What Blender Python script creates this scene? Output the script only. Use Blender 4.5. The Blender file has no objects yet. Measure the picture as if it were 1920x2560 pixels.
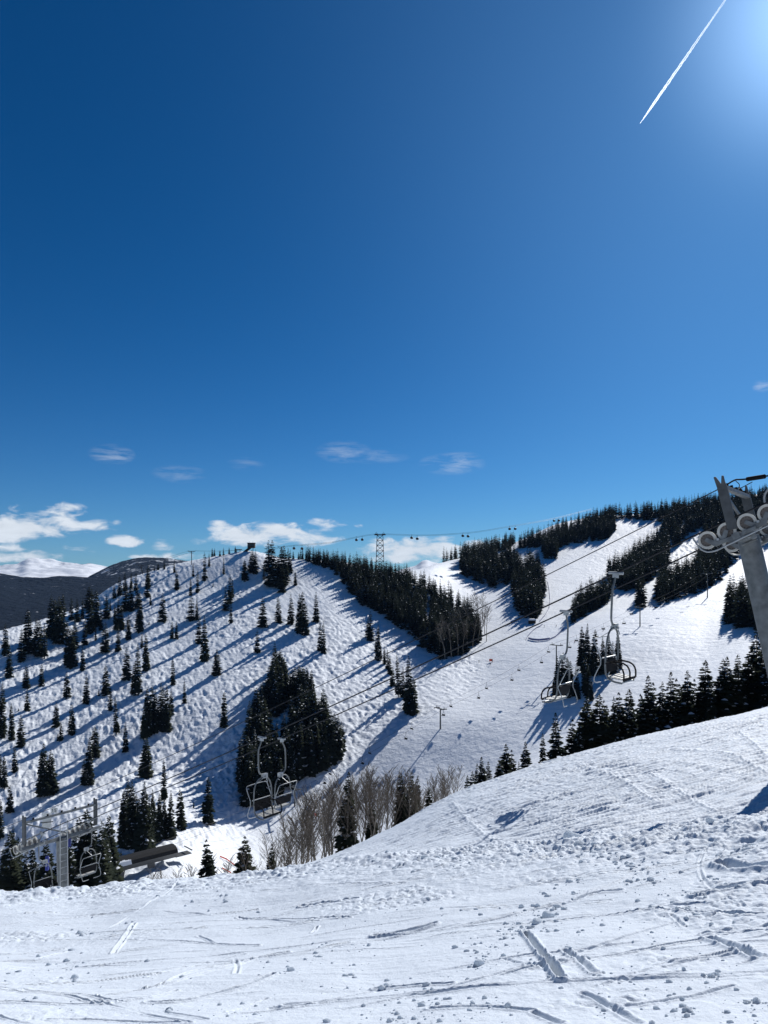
import bpy, bmesh, math, random
import numpy as np
from mathutils import Vector, Matrix

# ------------------------------------------------------------------ camera, sky, sun, exposure
scene = bpy.context.scene
COL = scene.collection
F, U0, VH = 1943.0, 960.0, 1450.0          # focal length and horizon of the photograph, in its own pixels
cam_d = bpy.data.cameras.new('camera'); cam = bpy.data.objects.new('camera', cam_d); COL.objects.link(cam)
cam.rotation_euler = (math.radians(90), 0, 0)
cam_d.sensor_fit = 'VERTICAL'; cam_d.sensor_height = 24.0
cam_d.lens = 24.0 * F / 2560.0
cam_d.shift_y = (VH - 1280.0) / 2560.0
cam_d.clip_start = 0.1; cam_d.clip_end = 40000
scene.camera = cam
scene.view_settings.view_transform = 'Standard'; scene.view_settings.look = 'None'
scene.view_settings.exposure = 0.0; scene.view_settings.gamma = 1.0
SUN_EL, SUN_AZ = math.radians(33.5), math.radians(30)     # azimuth measured from +Y towards +X
S = Vector((math.sin(SUN_AZ)*math.cos(SUN_EL), math.cos(SUN_AZ)*math.cos(SUN_EL), math.sin(SUN_EL)))
sd = bpy.data.lights.new('sun', 'SUN'); sd.energy = 5.0; sd.angle = math.radians(0.5); sd.color = (1.0, 0.975, 0.94)
so = bpy.data.objects.new('sun', sd); COL.objects.link(so); so.rotation_euler = (-S).to_track_quat('-Z', 'Y').to_euler()
scene.cycles.max_bounces = 6; scene.cycles.diffuse_bounces = 1; scene.cycles.transparent_max_bounces = 24

# clouds of the sky: (azimuth px, elevation px, half width, half height, weight) in the photograph's pixels, turned into directions
CLOUDS = [
 (118,1312,125,44,1.15),(30,1325,110,38,1.15),(215,1312,85,20,.9),(150,1288,70,30,1.0),(60,1378,80,16,.75),(100,1388,80,20,.9),(190,1372,60,12,.6),(20,1395,90,18,.8),
 (312,1354,50,16,.85),(405,1365,34,14,.6),(420,1320,26,9,.45),(490,1352,32,14,.7),(545,1318,44,15,.9),(470,1348,24,10,.6),
 (620,1345,95,28,1.1),(710,1330,90,26,1.05),(760,1345,95,28,1.1),(810,1310,55,14,.9),(690,1360,60,14,.8),(900,1315,16,6,.35),
 (1030,1372,130,28,1.1),(1110,1350,42,9,.75),(1000,1392,90,18,.9),(1180,1368,70,14,.75),(1090,1390,90,20,.8),(430,1393,90,10,.6),(1250,1362,60,16,.5),
 (280,1136,50,20,.30),(450,1185,60,18,.16),(860,1130,60,22,.22),(940,1142,70,14,.15),(1130,1160,70,22,.26),(1150,1145,50,12,.24),(615,1160,40,14,.10),(1905,965,22,12,.35),
]
w = bpy.data.worlds.new('World'); scene.world = w; w.use_nodes = True
nt = w.node_tree; nt.nodes.clear()
def N(tree, kind, **kw):
    n = tree.nodes.new(kind)
    for k, v in kw.items(): setattr(n, k, v)
    return n
def math_node(tree, op, a, b=None, c=None, clamp=False):
    n = N(tree, 'ShaderNodeMath', operation=op); n.use_clamp = clamp
    for i, x in enumerate((a, b, c)):
        if x is None: continue
        if isinstance(x, (int, float)): n.inputs[i].default_value = x
        else: tree.links.new(x, n.inputs[i])
    return n.outputs[0]
def build_world():
    L = nt.links.new
    out = N(nt, 'ShaderNodeOutputWorld'); bg = N(nt, 'ShaderNodeBackground'); bg.inputs['Strength'].default_value = 0.062
    sky = N(nt, 'ShaderNodeTexSky', sky_type='NISHITA'); sky.sun_disc = False
    sky.sun_elevation = SUN_EL; sky.sun_rotation = SUN_AZ
    sky.altitude = 3300; sky.air_density = 1.25; sky.dust_density = 0.25; sky.ozone_density = 4.5
    tc = N(nt, 'ShaderNodeTexCoord'); sep = N(nt, 'ShaderNodeSeparateXYZ'); L(tc.outputs['Generated'], sep.inputs[0])
    x, y, z = sep.outputs
    az = math_node(nt, 'ARCTAN2', x, y)
    hor = math_node(nt, 'SQRT', math_node(nt, 'ADD', math_node(nt, 'MULTIPLY', x, x), math_node(nt, 'MULTIPLY', y, y)))
    el = math_node(nt, 'ARCTAN2', z, hor)
    def fbm(sx, sy, scale, detail, rough, seed):
        cb = N(nt, 'ShaderNodeCombineXYZ'); L(math_node(nt, 'MULTIPLY', az, sx), cb.inputs[0]); L(math_node(nt, 'MULTIPLY', el, sy), cb.inputs[1]); cb.inputs[2].default_value = seed
        n = N(nt, 'ShaderNodeTexNoise'); n.inputs['Scale'].default_value = scale; n.inputs['Detail'].default_value = detail; n.inputs['Roughness'].default_value = rough
        n.inputs['Distortion'].default_value = .35
        L(cb.outputs[0], n.inputs['Vector']); return n.outputs['Fac']
    n1 = fbm(1, 2.4, 30, 7, .58, 3.1); n2 = fbm(1, 2.0, 11, 3, .5, 9.7); n3 = fbm(1.2, 6, 20, 7, .62, 17.3)
    thick = thin = None
    for (u, v, hw, hh, wt) in CLOUDS:
        a0 = math.atan2(u-U0, F); e0 = math.atan2((VH-v)*math.cos(a0), F)
        ra, re = hw/F*math.cos(a0)**2*1.25, hh/F*math.cos(a0)*1.35
        da = math_node(nt, 'MULTIPLY', math_node(nt, 'SUBTRACT', az, a0), 1/ra)
        # flat bases: stretch below centre
        de = math_node(nt, 'MULTIPLY', math_node(nt, 'SUBTRACT', el, e0), 1/re)
        if v > 1250: de = math_node(nt, 'MAXIMUM', de, math_node(nt, 'MULTIPLY', de, -1.35))
        r2 = math_node(nt, 'ADD', math_node(nt, 'MULTIPLY', da, da), math_node(nt, 'MULTIPLY', de, de))
        m = math_node(nt, 'MULTIPLY', math_node(nt, 'SUBTRACT', 1.0, r2, clamp=True), wt)
        if v > 1250: thick = m if thick is None else math_node(nt, 'MAXIMUM', thick, m)
        else: thin = m if thin is None else math_node(nt, 'MAXIMUM', thin, m)
    nn = math_node(nt, 'ADD', math_node(nt, 'MULTIPLY', n1, .7), math_node(nt, 'MULTIPLY', n2, .5))
    d = math_node(nt, 'ADD', math_node(nt, 'MULTIPLY', thick, .88), math_node(nt, 'MULTIPLY', math_node(nt, 'SUBTRACT', nn, .60), 3.4))
    mr = N(nt, 'ShaderNodeMapRange', interpolation_type='SMOOTHSTEP'); L(d, mr.inputs[0]); mr.inputs[1].default_value = .22; mr.inputs[2].default_value = .95
    gate = math_node(nt, 'MULTIPLY', thick, 9.0, clamp=True)
    f1 = math_node(nt, 'MULTIPLY', mr.outputs[0], gate)
    f2 = math_node(nt, 'MULTIPLY', thin, math_node(nt, 'MULTIPLY', math_node(nt, 'SUBTRACT', n3, .42, clamp=True), 5.0))
    fac = math_node(nt, 'MAXIMUM', math_node(nt, 'MULTIPLY', f1, .93), f2, clamp=True)
    # cloud brightness: a little greyer where thick and low
    shade = math_node(nt, 'ADD', 11.2, math_node(nt, 'MULTIPLY', n1, 6.5))
    colr = N(nt, 'ShaderNodeCombineColor'); L(math_node(nt, 'MULTIPLY', shade, .87), colr.inputs[0]); L(math_node(nt, 'MULTIPLY', shade, .93), colr.inputs[1]); L(shade, colr.inputs[2])
    # clear high-altitude air: deep blue away from the sun, a bright aureole round it, paler low down
    dt = N(nt, 'ShaderNodeVectorMath', operation='DOT_PRODUCT'); L(tc.outputs['Generated'], dt.inputs[0]); dt.inputs[1].default_value = S
    dd = math_node(nt, 'MAXIMUM', dt.outputs['Value'], 0.0)
    d12 = math_node(nt, 'POWER', dd, 12.0); d150 = math_node(nt, 'POWER', dd, 210.0)
    hz = math_node(nt, 'POWER', math_node(nt, 'SUBTRACT', 1.0, math_node(nt, 'ABSOLUTE', z)), 6.0)
    chan = []
    for A, B, Cc, H in ((.02, .82, 5.0, .52), (.49, .92, 4.2, .42), (.84, .78, 3.0, .42)):
        chan.append(math_node(nt, 'ADD', math_node(nt, 'ADD', A, math_node(nt, 'MULTIPLY', d12, B)), math_node(nt, 'ADD', math_node(nt, 'MULTIPLY', d150, Cc), math_node(nt, 'MULTIPLY', hz, H))))
    tint = N(nt, 'ShaderNodeCombineXYZ'); [L(c, tint.inputs[i]) for i, c in enumerate(chan)]
    mul = N(nt, 'ShaderNodeVectorMath', operation='MULTIPLY'); L(sky.outputs[0], mul.inputs[0]); L(tint.outputs[0], mul.inputs[1])
    mix = N(nt, 'ShaderNodeMix', data_type='RGBA'); L(fac, mix.inputs[0]); L(mul.outputs[0], mix.inputs[6]); L(colr.outputs[0], mix.inputs[7])
    L(mix.outputs[2], bg.inputs['Color']); L(bg.outputs[0], out.inputs['Surface'])
build_world()

# ------------------------------------------------------------------ helpers
def newmesh(name, verts, faces, mats, midx=None, smooth=False):
    me = bpy.data.meshes.new(name)
    if isinstance(verts, np.ndarray):
        nv, nf, k = len(verts), len(faces), faces.shape[1]
        me.vertices.add(nv); me.vertices.foreach_set('co', verts.astype(np.float32).ravel())
        me.loops.add(nf*k); me.loops.foreach_set('vertex_index', faces.astype(np.int32).ravel())
        me.polygons.add(nf); me.polygons.foreach_set('loop_start', np.arange(0, nf*k, k, dtype=np.int32))
        me.update(calc_edges=True)
    else:
        me.from_pydata([tuple(v) for v in verts], [], faces)
    for m in mats: me.materials.append(m)
    if midx is not None: me.polygons.foreach_set('material_index', np.asarray(midx, dtype=np.int32))
    if smooth: me.polygons.foreach_set('use_smooth', np.ones(len(me.polygons), dtype=bool))
    me.update(); return me
def link(name, me, parent=None, loc=None):
    o = bpy.data.objects.new(name, me); COL.objects.link(o)
    if parent is not None: o.parent = parent
    if loc is not None: o.location = loc
    return o
def tag(o, label=None, cat=None, group=None, kind=None):
    for k, v in (('label', label), ('category', cat), ('group', group), ('kind', kind)):
        if v: o[k] = v
    return o
def thing(name, label, cat, loc=(0,0,0), group=None, rotz=0):
    o = bpy.data.objects.new(name, None); COL.objects.link(o); o.location = loc; o.rotation_euler = (0,0,rotz); o.empty_display_size = .1
    return tag(o, label, cat, group)
class MB:
    "collects boxes, tubes, prisms and builds them as one mesh"
    def __init__(s): s.v = []; s.f = []; s.m = []
    def add(s, vs, fs, mi=0):
        b = len(s.v); s.v += [tuple(v) for v in vs]; s.f += [tuple(i+b for i in f) for f in fs]; s.m += [mi]*len(fs)
    def box(s, c, sx, sy, sz, X=None, Y=None, Z=None, mi=0):
        X = Vector(X or (1,0,0)); Y = Vector(Y or (0,1,0)); Z = Vector(Z or (0,0,1)); c = Vector(c)
        vs = [c + X*(a*sx/2) + Y*(b*sy/2) + Z*(d*sz/2) for a in (-1,1) for b in (-1,1) for d in (-1,1)]
        s.add(vs, [(0,1,3,2),(4,6,7,5),(0,4,5,1),(2,3,7,6),(0,2,6,4),(1,5,7,3)], mi)
    def tube(s, pts, r, n=8, mi=0, closed=False, r1=None):
        pts = [Vector(p) for p in pts]; k = len(pts); rs = [r + ((r1 if r1 is not None else r)-r)*i/max(1,k-1) for i in range(k)]
        up = None; rings = []
        for i, p in enumerate(pts):
            if closed: t = pts[(i+1) % k] - pts[i-1]
            else: t = pts[min(i+1,k-1)] - pts[max(i-1,0)]
            t.normalize()
            if up is None: up = Vector((0,0,1)) if abs(t.z) < .9 else Vector((0,1,0))
            a = t.cross(up); a.normalize(); b = a.cross(t); b.normalize(); up = b
            rings.append([p + a*(rs[i]*math.cos(2*math.pi*j/n)) + b*(rs[i]*math.sin(2*math.pi*j/n)) for j in range(n)])
        vs = [v for R in rings for v in R]; fs = []
        for i in range(k if closed else k-1):
            i2 = (i+1) % k
            for j in range(n): fs.append((i*n+j, i*n+(j+1)%n, i2*n+(j+1)%n, i2*n+j))
        if not closed: fs += [tuple(range(n-1,-1,-1)), tuple((k-1)*n+j for j in range(n))]
        s.add(vs, fs, mi)
    def ring(s, c, ax, r0, r1, wdt, n=28, mi=0):
        "annulus with thickness: axis ax, inner r0, outer r1"
        ax = Vector(ax).normalized(); c = Vector(c); t = ax.orthogonal().normalized(); b = ax.cross(t)
        vs = []
        for i in range(n):
            d = t*math.cos(2*math.pi*i/n) + b*math.sin(2*math.pi*i/n)
            vs += [c+d*r0-ax*wdt/2, c+d*r1-ax*wdt/2, c+d*r1+ax*wdt/2, c+d*r0+ax*wdt/2]
        fs = []
        for i in range(n):
            j = (i+1) % n
            for k in range(4): fs.append((i*4+k, i*4+(k+1)%4, j*4+(k+1)%4, j*4+k))
        s.add(vs, fs, mi)
    def prism(s, prof, c, X, Y, Z, depth, mi=0):
        "profile (x,y) in the plane X,Y, extruded along Z, centred"
        c = Vector(c); X = Vector(X); Y = Vector(Y); Z = Vector(Z); n = len(prof)
        vs = [c+X*a+Y*b-Z*depth/2 for a, b in prof] + [c+X*a+Y*b+Z*depth/2 for a, b in prof]
        fs = [tuple(range(n-1,-1,-1)), tuple(range(n, 2*n))] + [(i, (i+1)%n, n+(i+1)%n, n+i) for i in range(n)]
        s.add(vs, fs, mi)
    def build(s, name, mats, parent=None, smooth=False, bevel=0):
        mats = mats if isinstance(mats, (list, tuple)) else [mats]
        me = newmesh(name, s.v, s.f, mats, s.m)
        bm = bmesh.new(); bm.from_mesh(me); bmesh.ops.recalc_face_normals(bm, faces=bm.faces)
        bm.to_mesh(me); bm.free()
        if smooth:
            me.polygons.foreach_set('use_smooth', np.ones(len(me.polygons), dtype=bool))
            try: me.set_sharp_from_angle(angle=math.radians(42))
            except Exception: pass
        o = link(name, me, parent)
        if bevel:
            b = o.modifiers.new('bevel', 'BEVEL'); b.width = bevel; b.segments = 2; b.limit_method = 'ANGLE'
        return o
def smooth_path(pts, it=2):
    pts = [Vector(p) for p in pts]
    for _ in range(it):
        q = [pts[0]]
        for a, b in zip(pts, pts[1:]): q += [a*.75+b*.25, a*.25+b*.75]
        q.append(pts[-1]); pts = q
    return pts

# --- numpy noise
def _hash(ix, iy, seed):
    h = (ix.astype(np.int64)*374761393 + iy.astype(np.int64)*668265263 + seed*1442695041) & 0x7fffffff
    h = (h ^ (h >> 13)) * 1274126177 & 0x7fffffff
    return ((h ^ (h >> 16)) & 0xffff) / 65535.0
def vnoise(x, y, seed=0):
    ix = np.floor(x); iy = np.floor(y); fx = x-ix; fy = y-iy
    ux = fx*fx*fx*(fx*(fx*6-15)+10); uy = fy*fy*fy*(fy*(fy*6-15)+10)
    a = _hash(ix, iy, seed); b = _hash(ix+1, iy, seed); c = _hash(ix, iy+1, seed); d = _hash(ix+1, iy+1, seed)
    return (a*(1-ux)+b*ux)*(1-uy) + (c*(1-ux)+d*ux)*uy - .5
def fbm2(x, y, seed=0, octv=4, gain=.5, lac=2.03):
    r = np.zeros_like(x); a = 1.0
    for i in range(octv):
        r += a*vnoise(x, y, seed+i*17); x = x*lac+3.7; y = y*lac+1.3; a *= gain
    return r
def worley(x, y, seed=0):
    ix = np.floor(x); iy = np.floor(y); d1 = np.full(x.shape, 9.0); d2 = d1.copy()
    for dx in (-1,0,1):
        for dy in (-1,0,1):
            jx = ix+dx; jy = iy+dy
            px = jx + .5 + .8*(_hash(jx, jy, seed)-.5); py = jy + .5 + .8*(_hash(jx, jy, seed+5)-.5)
            d = np.sqrt((x-px)**2+(y-py)**2); m = d < d1
            d2 = np.where(m, d1, np.minimum(d2, d)); d1 = np.where(m, d, d1)
    return d1, d2
def pchip(x, y, xq):
    x = np.asarray(x, float); y = np.asarray(y, float); h = np.diff(x); dl = np.diff(y)/h; n = len(x); d = np.zeros(n)
    if n == 2: d[:] = dl[0]
    else:
        w1 = 2*h[1:]+h[:-1]; w2 = h[1:]+2*h[:-1]
        with np.errstate(divide='ignore', invalid='ignore'):
            hm = (w1+w2)/(w1/dl[:-1]+w2/dl[1:])
        d[1:-1] = np.where(dl[:-1]*dl[1:] > 0, hm, 0); d[0] = dl[0]; d[-1] = dl[-1]
    i = np.clip(np.searchsorted(x, xq)-1, 0, n-2); t = (xq-x[i])/h[i]; t = np.clip(t, -.5, 1.5)
    return ((1+2*t)*(1-t)**2)*y[i] + (t*(1-t)**2)*h[i]*d[i] + (t*t*(3-2*t))*y[i+1] + (t*t*(t-1))*h[i]*d[i+1]
def sstep(a, b, x): t = np.clip((x-a)/(b-a), 0, 1); return t*t*(3-2*t)

# ------------------------------------------------------------------ the land: a height for every place, from profiles along each bearing
UK = [-300,0,200,400,640,800,960,1150,1350,1550,1750,1920,2200]
LINES = [  # (picture height of the line, its distance in metres), nearest first
 ([2560]*13, [7.5,7.2,7.2,7,6.8,6.6,6.5,6.2,6,5.8,5.6,5.5,5.3]),
 ([2390,2385,2380,2365,2350,2340,2330,2320,2310,2305,2300,2295,2280], [13,13,13,12.7,12.3,12,11.6,11,10.5,10,9.5,9,8.8]),
 ([2250,2240,2230,2211,2188,2160,2145,2132,2115,2092,2070,2052,2030], [24,24,24,24,23,22,21,20,19,18,17,16,15]),
 ([2345,2340,2335,2300,2225,2178,2156,2140,2124,2100,2084,2068,2045], [31,31,31,30,28,27,26,24.5,23.5,22.5,21.5,20.5,19.5]),
 ([2400,2395,2390,2370,2196,2150,2084,1989,1924,1867,1820,1781,1720], [60,60,60,58,42,41,41,42,43,44,44,44,44]),
 ([2420,2415,2395,2350,2310,2265,2205,2110,2050,1990,1930,1870,1800], [110]*13),
 ([2280,2270,2214,2185,2168,2110,2040,1980,1880,1800,1760,1720,1690], [295,300,262,258,296,315,330,330,330,320,300,280,270]),
 ([2080,2050,2000,1950,1950,1900,1850,1800,1760,1700,1660,1640,1620], [345,350,360,375,370,385,400,400,395,390,380,350,340]),
 ([1880,1850,1800,1750,1750,1720,1720,1720,1660,1600,1565,1560,1550], [410,420,440,455,450,465,470,460,465,465,470,440,430]),
 ([1745,1700,1640,1580,1580,1570,1590,1620,1570,1505,1490,1490,1480], [465,490,530,560,550,560,560,545,570,620,590,560,545]),
 ([1690,1630,1565,1480,1470,1475,1500,1512,1440,1410,1400,1385,1360], [495,525,585,630,640,640,640,690,790,820,800,785,770]),
]
RIDGE_V = [(-300,1665),(0,1580),(100,1553),(200,1518),(300,1456),(400,1422),(480,1402),(560,1388),(620,1378),(700,1394),(760,1398),(850,1404),(960,1432),(1040,1424),(1090,1410),(1150,1396),(1210,1384),(1300,1352),(1400,1310),(1500,1293),(1600,1287),(1700,1272),(1800,1256),(1920,1234),(2200,1190)]
RIDGE_D = [(-300,520),(0,560),(200,625),(400,680),(640,712),(800,725),(960,735),(1060,800),(1150,930),(1300,1080),(1500,1150),(1920,1150),(2200,1150)]
def prof(u):
    "distances and heights of the land's profile on the bearing of picture column u"
    uc = min(max(u, -300), 2200)
    D = [0.6]; Z = [-1.78]
    for vs, ds in LINES:
        d = float(pchip(UK, ds, np.array([uc]))[0]); v = float(pchip(UK, vs, np.array([uc]))[0])
        D.append(d); Z.append((VH-v)/F*d)
    rv = float(pchip(*zip(*RIDGE_V), np.array([uc]))[0]); rd = float(pchip(*zip(*RIDGE_D), np.array([uc]))[0])
    if D[-1] > rd-25: rd = D[-1]+25
    zr = (VH-rv)/F*rd
    D += [rd, rd+70, rd+260, rd+700]; Z += [zr, zr-9, zr-75, zr-260]
    return np.array(D), np.array(Z)
_pc = {}
def profc(u):
    k = round(u)
    if k not in _pc: _pc[k] = prof(k)
    return _pc[k]
def gz(x, y):
    "height of the land at x, y"
    u = U0+F*x/max(y, .1); D, Z = profc(u); return float(pchip(D, Z, np.array([y]))[0])
def P(u, v, D): return Vector(((u-U0)/F*D, D, (VH-v)/F*D))
def find(u, v, d0, d1):
    D, Z = profc(u); q = np.linspace(d0, d1, 1500); z = pchip(D, Z, q); vv = VH-F*z/q
    i = np.argmax(vv <= v) if (vv <= v).any() else len(q)-1
    return P(u, VH-F*z[i]/q[i], q[i])
def far(u, v):
    D, Z = profc(u); return find(u, v, 230, D[-4]+1)
def near(u, v):
    D, Z = profc(u); return find(u, v, 4.0, D[3])
def piste(u, v):
    D, Z = profc(u); return find(u, v, D[4], D[5])
def inpoly(poly, u, v):
    c = False; n = len(poly)
    for i in range(n):
        x1, y1 = poly[i]; x2, y2 = poly[(i+1) % n]
        if (y1 > v) != (y2 > v) and u < (x2-x1)*(v-y1)/(y2-y1)+x1: c = not c
    return c
def inpoly_np(poly, u, v):
    c = np.zeros(u.shape, bool); n = len(poly)
    for i in range(n):
        x1, y1 = poly[i]; x2, y2 = poly[(i+1) % n]
        if y1 == y2: continue
        c ^= ((y1 > v) != (y2 > v)) & (u < (x2-x1)*(v-y1)/(y2-y1)+x1)
    return c
# ------------------------------------------------------------------ materials
def mat(name):
    m = bpy.data.materials.new(name); m.use_nodes = True; t = m.node_tree; return m, t, t.nodes['Principled BSDF']
def plain(name, col, rough=.5, metal=0.0, var=.15, scale=6.0, bump=0.0):
    m, t, b = mat(name); L = t.links.new
    b.inputs['Roughness'].default_value = rough; b.inputs['Metallic'].default_value = metal
    if sum(col) < .12: b.inputs['Specular IOR Level'].default_value = .15
    g = N(t, 'ShaderNodeTexCoord'); n = N(t, 'ShaderNodeTexNoise'); n.inputs['Scale'].default_value = scale; n.inputs['Detail'].default_value = 5
    L(g.outputs['Object'], n.inputs['Vector'])
    r = N(t, 'ShaderNodeValToRGB'); L(n.outputs['Fac'], r.inputs[0])
    r.color_ramp.elements[0].position = .3; r.color_ramp.elements[1].position = .7
    r.color_ramp.elements[0].color = tuple(c*(1-var) for c in col)+(1,); r.color_ramp.elements[1].color = tuple(min(1, c*(1+var)) for c in col)+(1,)
    L(r.outputs[0], b.inputs['Base Color'])
    if bump:
        bp = N(t, 'ShaderNodeBump'); bp.inputs['Strength'].default_value = bump; bp.inputs['Distance'].default_value = .02; L(n.outputs['Fac'], bp.inputs['Height']); L(bp.outputs[0], b.inputs['Normal'])
    return m
def snow_mat(name, scales, dist, col=(.755,.81,.875), rough=.6, stretch=None):
    m, t, b = mat(name); L = t.links.new
    b.inputs['Base Color'].default_value = col+(1,); b.inputs['Roughness'].default_value = rough
    b.inputs['Specular IOR Level'].default_value = .08
    g = N(t, 'ShaderNodeNewGeometry'); vec = g.outputs['Position']
    prev = None
    for k, (sc, ds) in enumerate(zip(scales, dist)):
        v2 = vec
        if stretch and k in stretch:
            mp = N(t, 'ShaderNodeMapping'); mp.vector_type = 'TEXTURE'; mp.inputs['Rotation'].default_value[2] = stretch[k][0]; mp.inputs['Scale'].default_value = (stretch[k][1], 1, 1); L(vec, mp.inputs[0]); v2 = mp.outputs[0]
        n = N(t, 'ShaderNodeTexNoise'); n.inputs['Scale'].default_value = sc; n.inputs['Detail'].default_value = 5; n.inputs['Roughness'].default_value = .62; L(v2, n.inputs['Vector'])
        bp = N(t, 'ShaderNodeBump'); bp.inputs['Strength'].default_value = 1.0; bp.inputs['Distance'].default_value = ds; L(n.outputs['Fac'], bp.inputs['Height'])
        if prev is not None: L(prev, bp.inputs['Normal'])
        prev = bp.outputs[0]
    L(prev, b.inputs['Normal'])
    return m
M = {}
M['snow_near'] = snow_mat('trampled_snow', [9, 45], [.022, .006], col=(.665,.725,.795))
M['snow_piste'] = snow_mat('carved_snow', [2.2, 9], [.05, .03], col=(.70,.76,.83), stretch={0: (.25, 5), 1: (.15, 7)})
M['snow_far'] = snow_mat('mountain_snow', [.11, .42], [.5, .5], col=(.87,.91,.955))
def loose_snow():
    m = snow_mat('loose_snow', [12, 60], [.03, .006], col=(.76,.81,.87)); t = m.node_tree; b = t.nodes['Principled BSDF']; o = [n for n in t.nodes if n.type == 'OUTPUT_MATERIAL'][0]
    tl = N(t, 'ShaderNodeBsdfTranslucent'); tl.inputs['Color'].default_value = (.80,.87,.94,1); mx = N(t, 'ShaderNodeMixShader'); mx.inputs[0].default_value = .55
    t.links.new(b.outputs[0], mx.inputs[1]); t.links.new(tl.outputs[0], mx.inputs[2]); t.links.new(mx.outputs[0], o.inputs['Surface']); return m
M['snow_loose'] = loose_snow()
M['steel'] = plain('galvanised_steel', (.165,.175,.175), .55, .3, .3, 5, .1)
M['steel_dark'] = plain('weathered_steel', (.085,.09,.092), .6, .3, .25, 5)
M['steel_light'] = plain('bright_steel', (.36,.375,.375), .45, .35, .15, 9)
M['rubber'] = plain('worn_rubber_liner', (.60,.57,.50), .7, 0, .1, 20)
M['hub'] = plain('brown_wheel_disc', (.16,.135,.115), .65, .2, .2, 15)
M['black'] = plain('black_pad', (.012,.012,.014), .85, 0, .25, 12)
M['cable'] = plain('steel_rope', (.03,.03,.033), .55, .4, .3, 40)
M['slat'] = plain('pale_seat_slats', (.42,.42,.40), .6, 0, .15, 14)
M['signwhite'] = plain('white_sign_board', (.72,.73,.70), .5, 0, .06, 6)
M['ink'] = plain('sign_ink', (.03,.03,.035), .6)
M['blue'] = plain('blue_pad', (.02,.035,.22), .7, 0, .15, 8)
M['orange'] = plain('orange_net', (.85,.10,.035), .7, 0, .2, 3)
M['purple'] = plain('violet_blue_net', (.16,.17,.33), .8, 0, .25, 3)
M['roof'] = plain('dark_metal_roof', (.016,.017,.019), .75, 0, .25, 2)
M['skirt'] = plain('grey_metal_siding', (.08,.083,.085), .6, .2, .12, 2)
M['concrete'] = plain('grey_concrete', (.17,.17,.17), .8, 0, .15, 3)
M['wood'] = plain('dark_timber', (.035,.028,.024), .8, 0, .3, 2)
M['glass'] = plain('dark_window_glass', (.03,.04,.05), .12, 0, .1, 2)
M['cabin'] = plain('dark_cabin_shell', (.022,.024,.03), .3, 0, .2, 2)

# ------------------------------------------------------------------ ground sheets
def cols(step):
    dense = np.arange(-160, 2081, step)
    l = -160 - np.cumsum(step*1.16**np.arange(1, 34)); r = 2080 + np.cumsum(step*1.16**np.arange(1, 34))
    return np.concatenate([l[::-1], dense, r])
def sheet(us, d_lo, d_hi, rows, ease=None):
    "grid over bearing and distance, heights from the profiles; returns X,Y,Z,U,V"
    t = np.linspace(0, 1, rows); t = t if ease is None else ease(t)
    Y = np.zeros((rows, len(us))); Z = Y.copy()
    for j, u in enumerate(us):
        D, Zp = prof(u); a, b = d_lo(u, D), d_hi(u, D)
        Y[:, j] = a*(b/a)**t; Z[:, j] = pchip(D, Zp, Y[:, j])
    U = np.broadcast_to(us, Y.shape); X = (U-U0)/F*Y
    return X, Y, Z, U, VH-F*Z/Y
def grid_faces(r, c):
    i = np.arange(r*c).reshape(r, c); return np.stack([i[:-1,:-1], i[:-1,1:], i[1:,1:], i[1:,:-1]], -1).reshape(-1, 4)
def blur_rows(a, n):
    for _ in range(n):
        b = a.copy(); b[1:-1] = (a[:-2]+2*a[1:-1]+a[2:])/4; b[:,1:-1] = (b[:,:-2]+2*b[:,1:-1]+b[:,2:])/4; a = b
    return a

# --- far mountain: moguls on the left hill and on the steep pitches, smooth pistes between
MOGUL = [[(-400,2400),(-400,1500),(420,1395),(640,1370),(790,1430),(1040,1640),(1190,1640),(1215,1700),(1090,1780),(900,1890),(760,2010),(600,2080),(440,2130),(300,2300)]]
GULLY = [(1640,1420),(1680,1380),(1750,1305),(1760,1400),(1730,1450),(1650,1450)]
KNOB = [(1480,1575),(1560,1545),(1640,1560),(1730,1580),(1770,1640),(1700,1675),(1600,1690),(1540,1670)]
STEEP = [(1530,1330),(1560,1295),(1660,1300),(1640,1350),(1560,1380),(1530,1450),(1460,1460),(1465,1410)]
us = cols(2.3)
X, Y, Z, U, V = sheet(us, lambda u, D: 108.0, lambda u, D: D[-1], 1000, lambda t: np.where(t < .9, t*.86/.9, .86+(t-.9)*1.4))
mask = blur_rows(inpoly_np(MOGUL[0], U, V).astype(float)*(Y > 240), 14)
soft = sstep(700, 780, U)*sstep(1560, 1440, V)*.6                          # the top of the run is skied smoother
gm = blur_rows(inpoly_np(GULLY, U, V).astype(float), 6); km = blur_rows(inpoly_np(KNOB, U, V).astype(float), 10); sm = blur_rows(inpoly_np(STEEP, U, V).astype(float), 6)
wx = X + 2.6*fbm2(X/9, Y/9, 3, 3); wy = Y + 2.6*fbm2(X/9, Y/9, 8, 3)
wx = wx + 1.5*fbm2(X/3.5, Y/3.5, 13, 2); wy = wy + 1.5*fbm2(X/3.5, Y/3.5, 18, 2)
a1, a2 = worley(wx/3.5, wy/5.4, 1); b1, b2 = worley(wx/1.9+7, wy/2.8, 2)
rid = 1-np.abs(fbm2(wx/4.4, wy/8.5, 14, 3, .55))*3.2; rid2 = 1-np.abs(fbm2((wx*.8+wy*.6)/2.4, (wx*.6-wy*.8)/6, 15, 2))*3.2
bump = (1-np.clip(a1, 0, 1)**1.6)*.75 + .22*np.clip(rid, -.5, 1) + .16*np.clip(rid2, -.5, 1) + (1-np.clip(b1, 0, 1)**2)*.20
patch = .30+1.25*np.clip(fbm2(X/38, Y/55, 21, 3)*1.3+.5, 0, 1)
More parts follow.
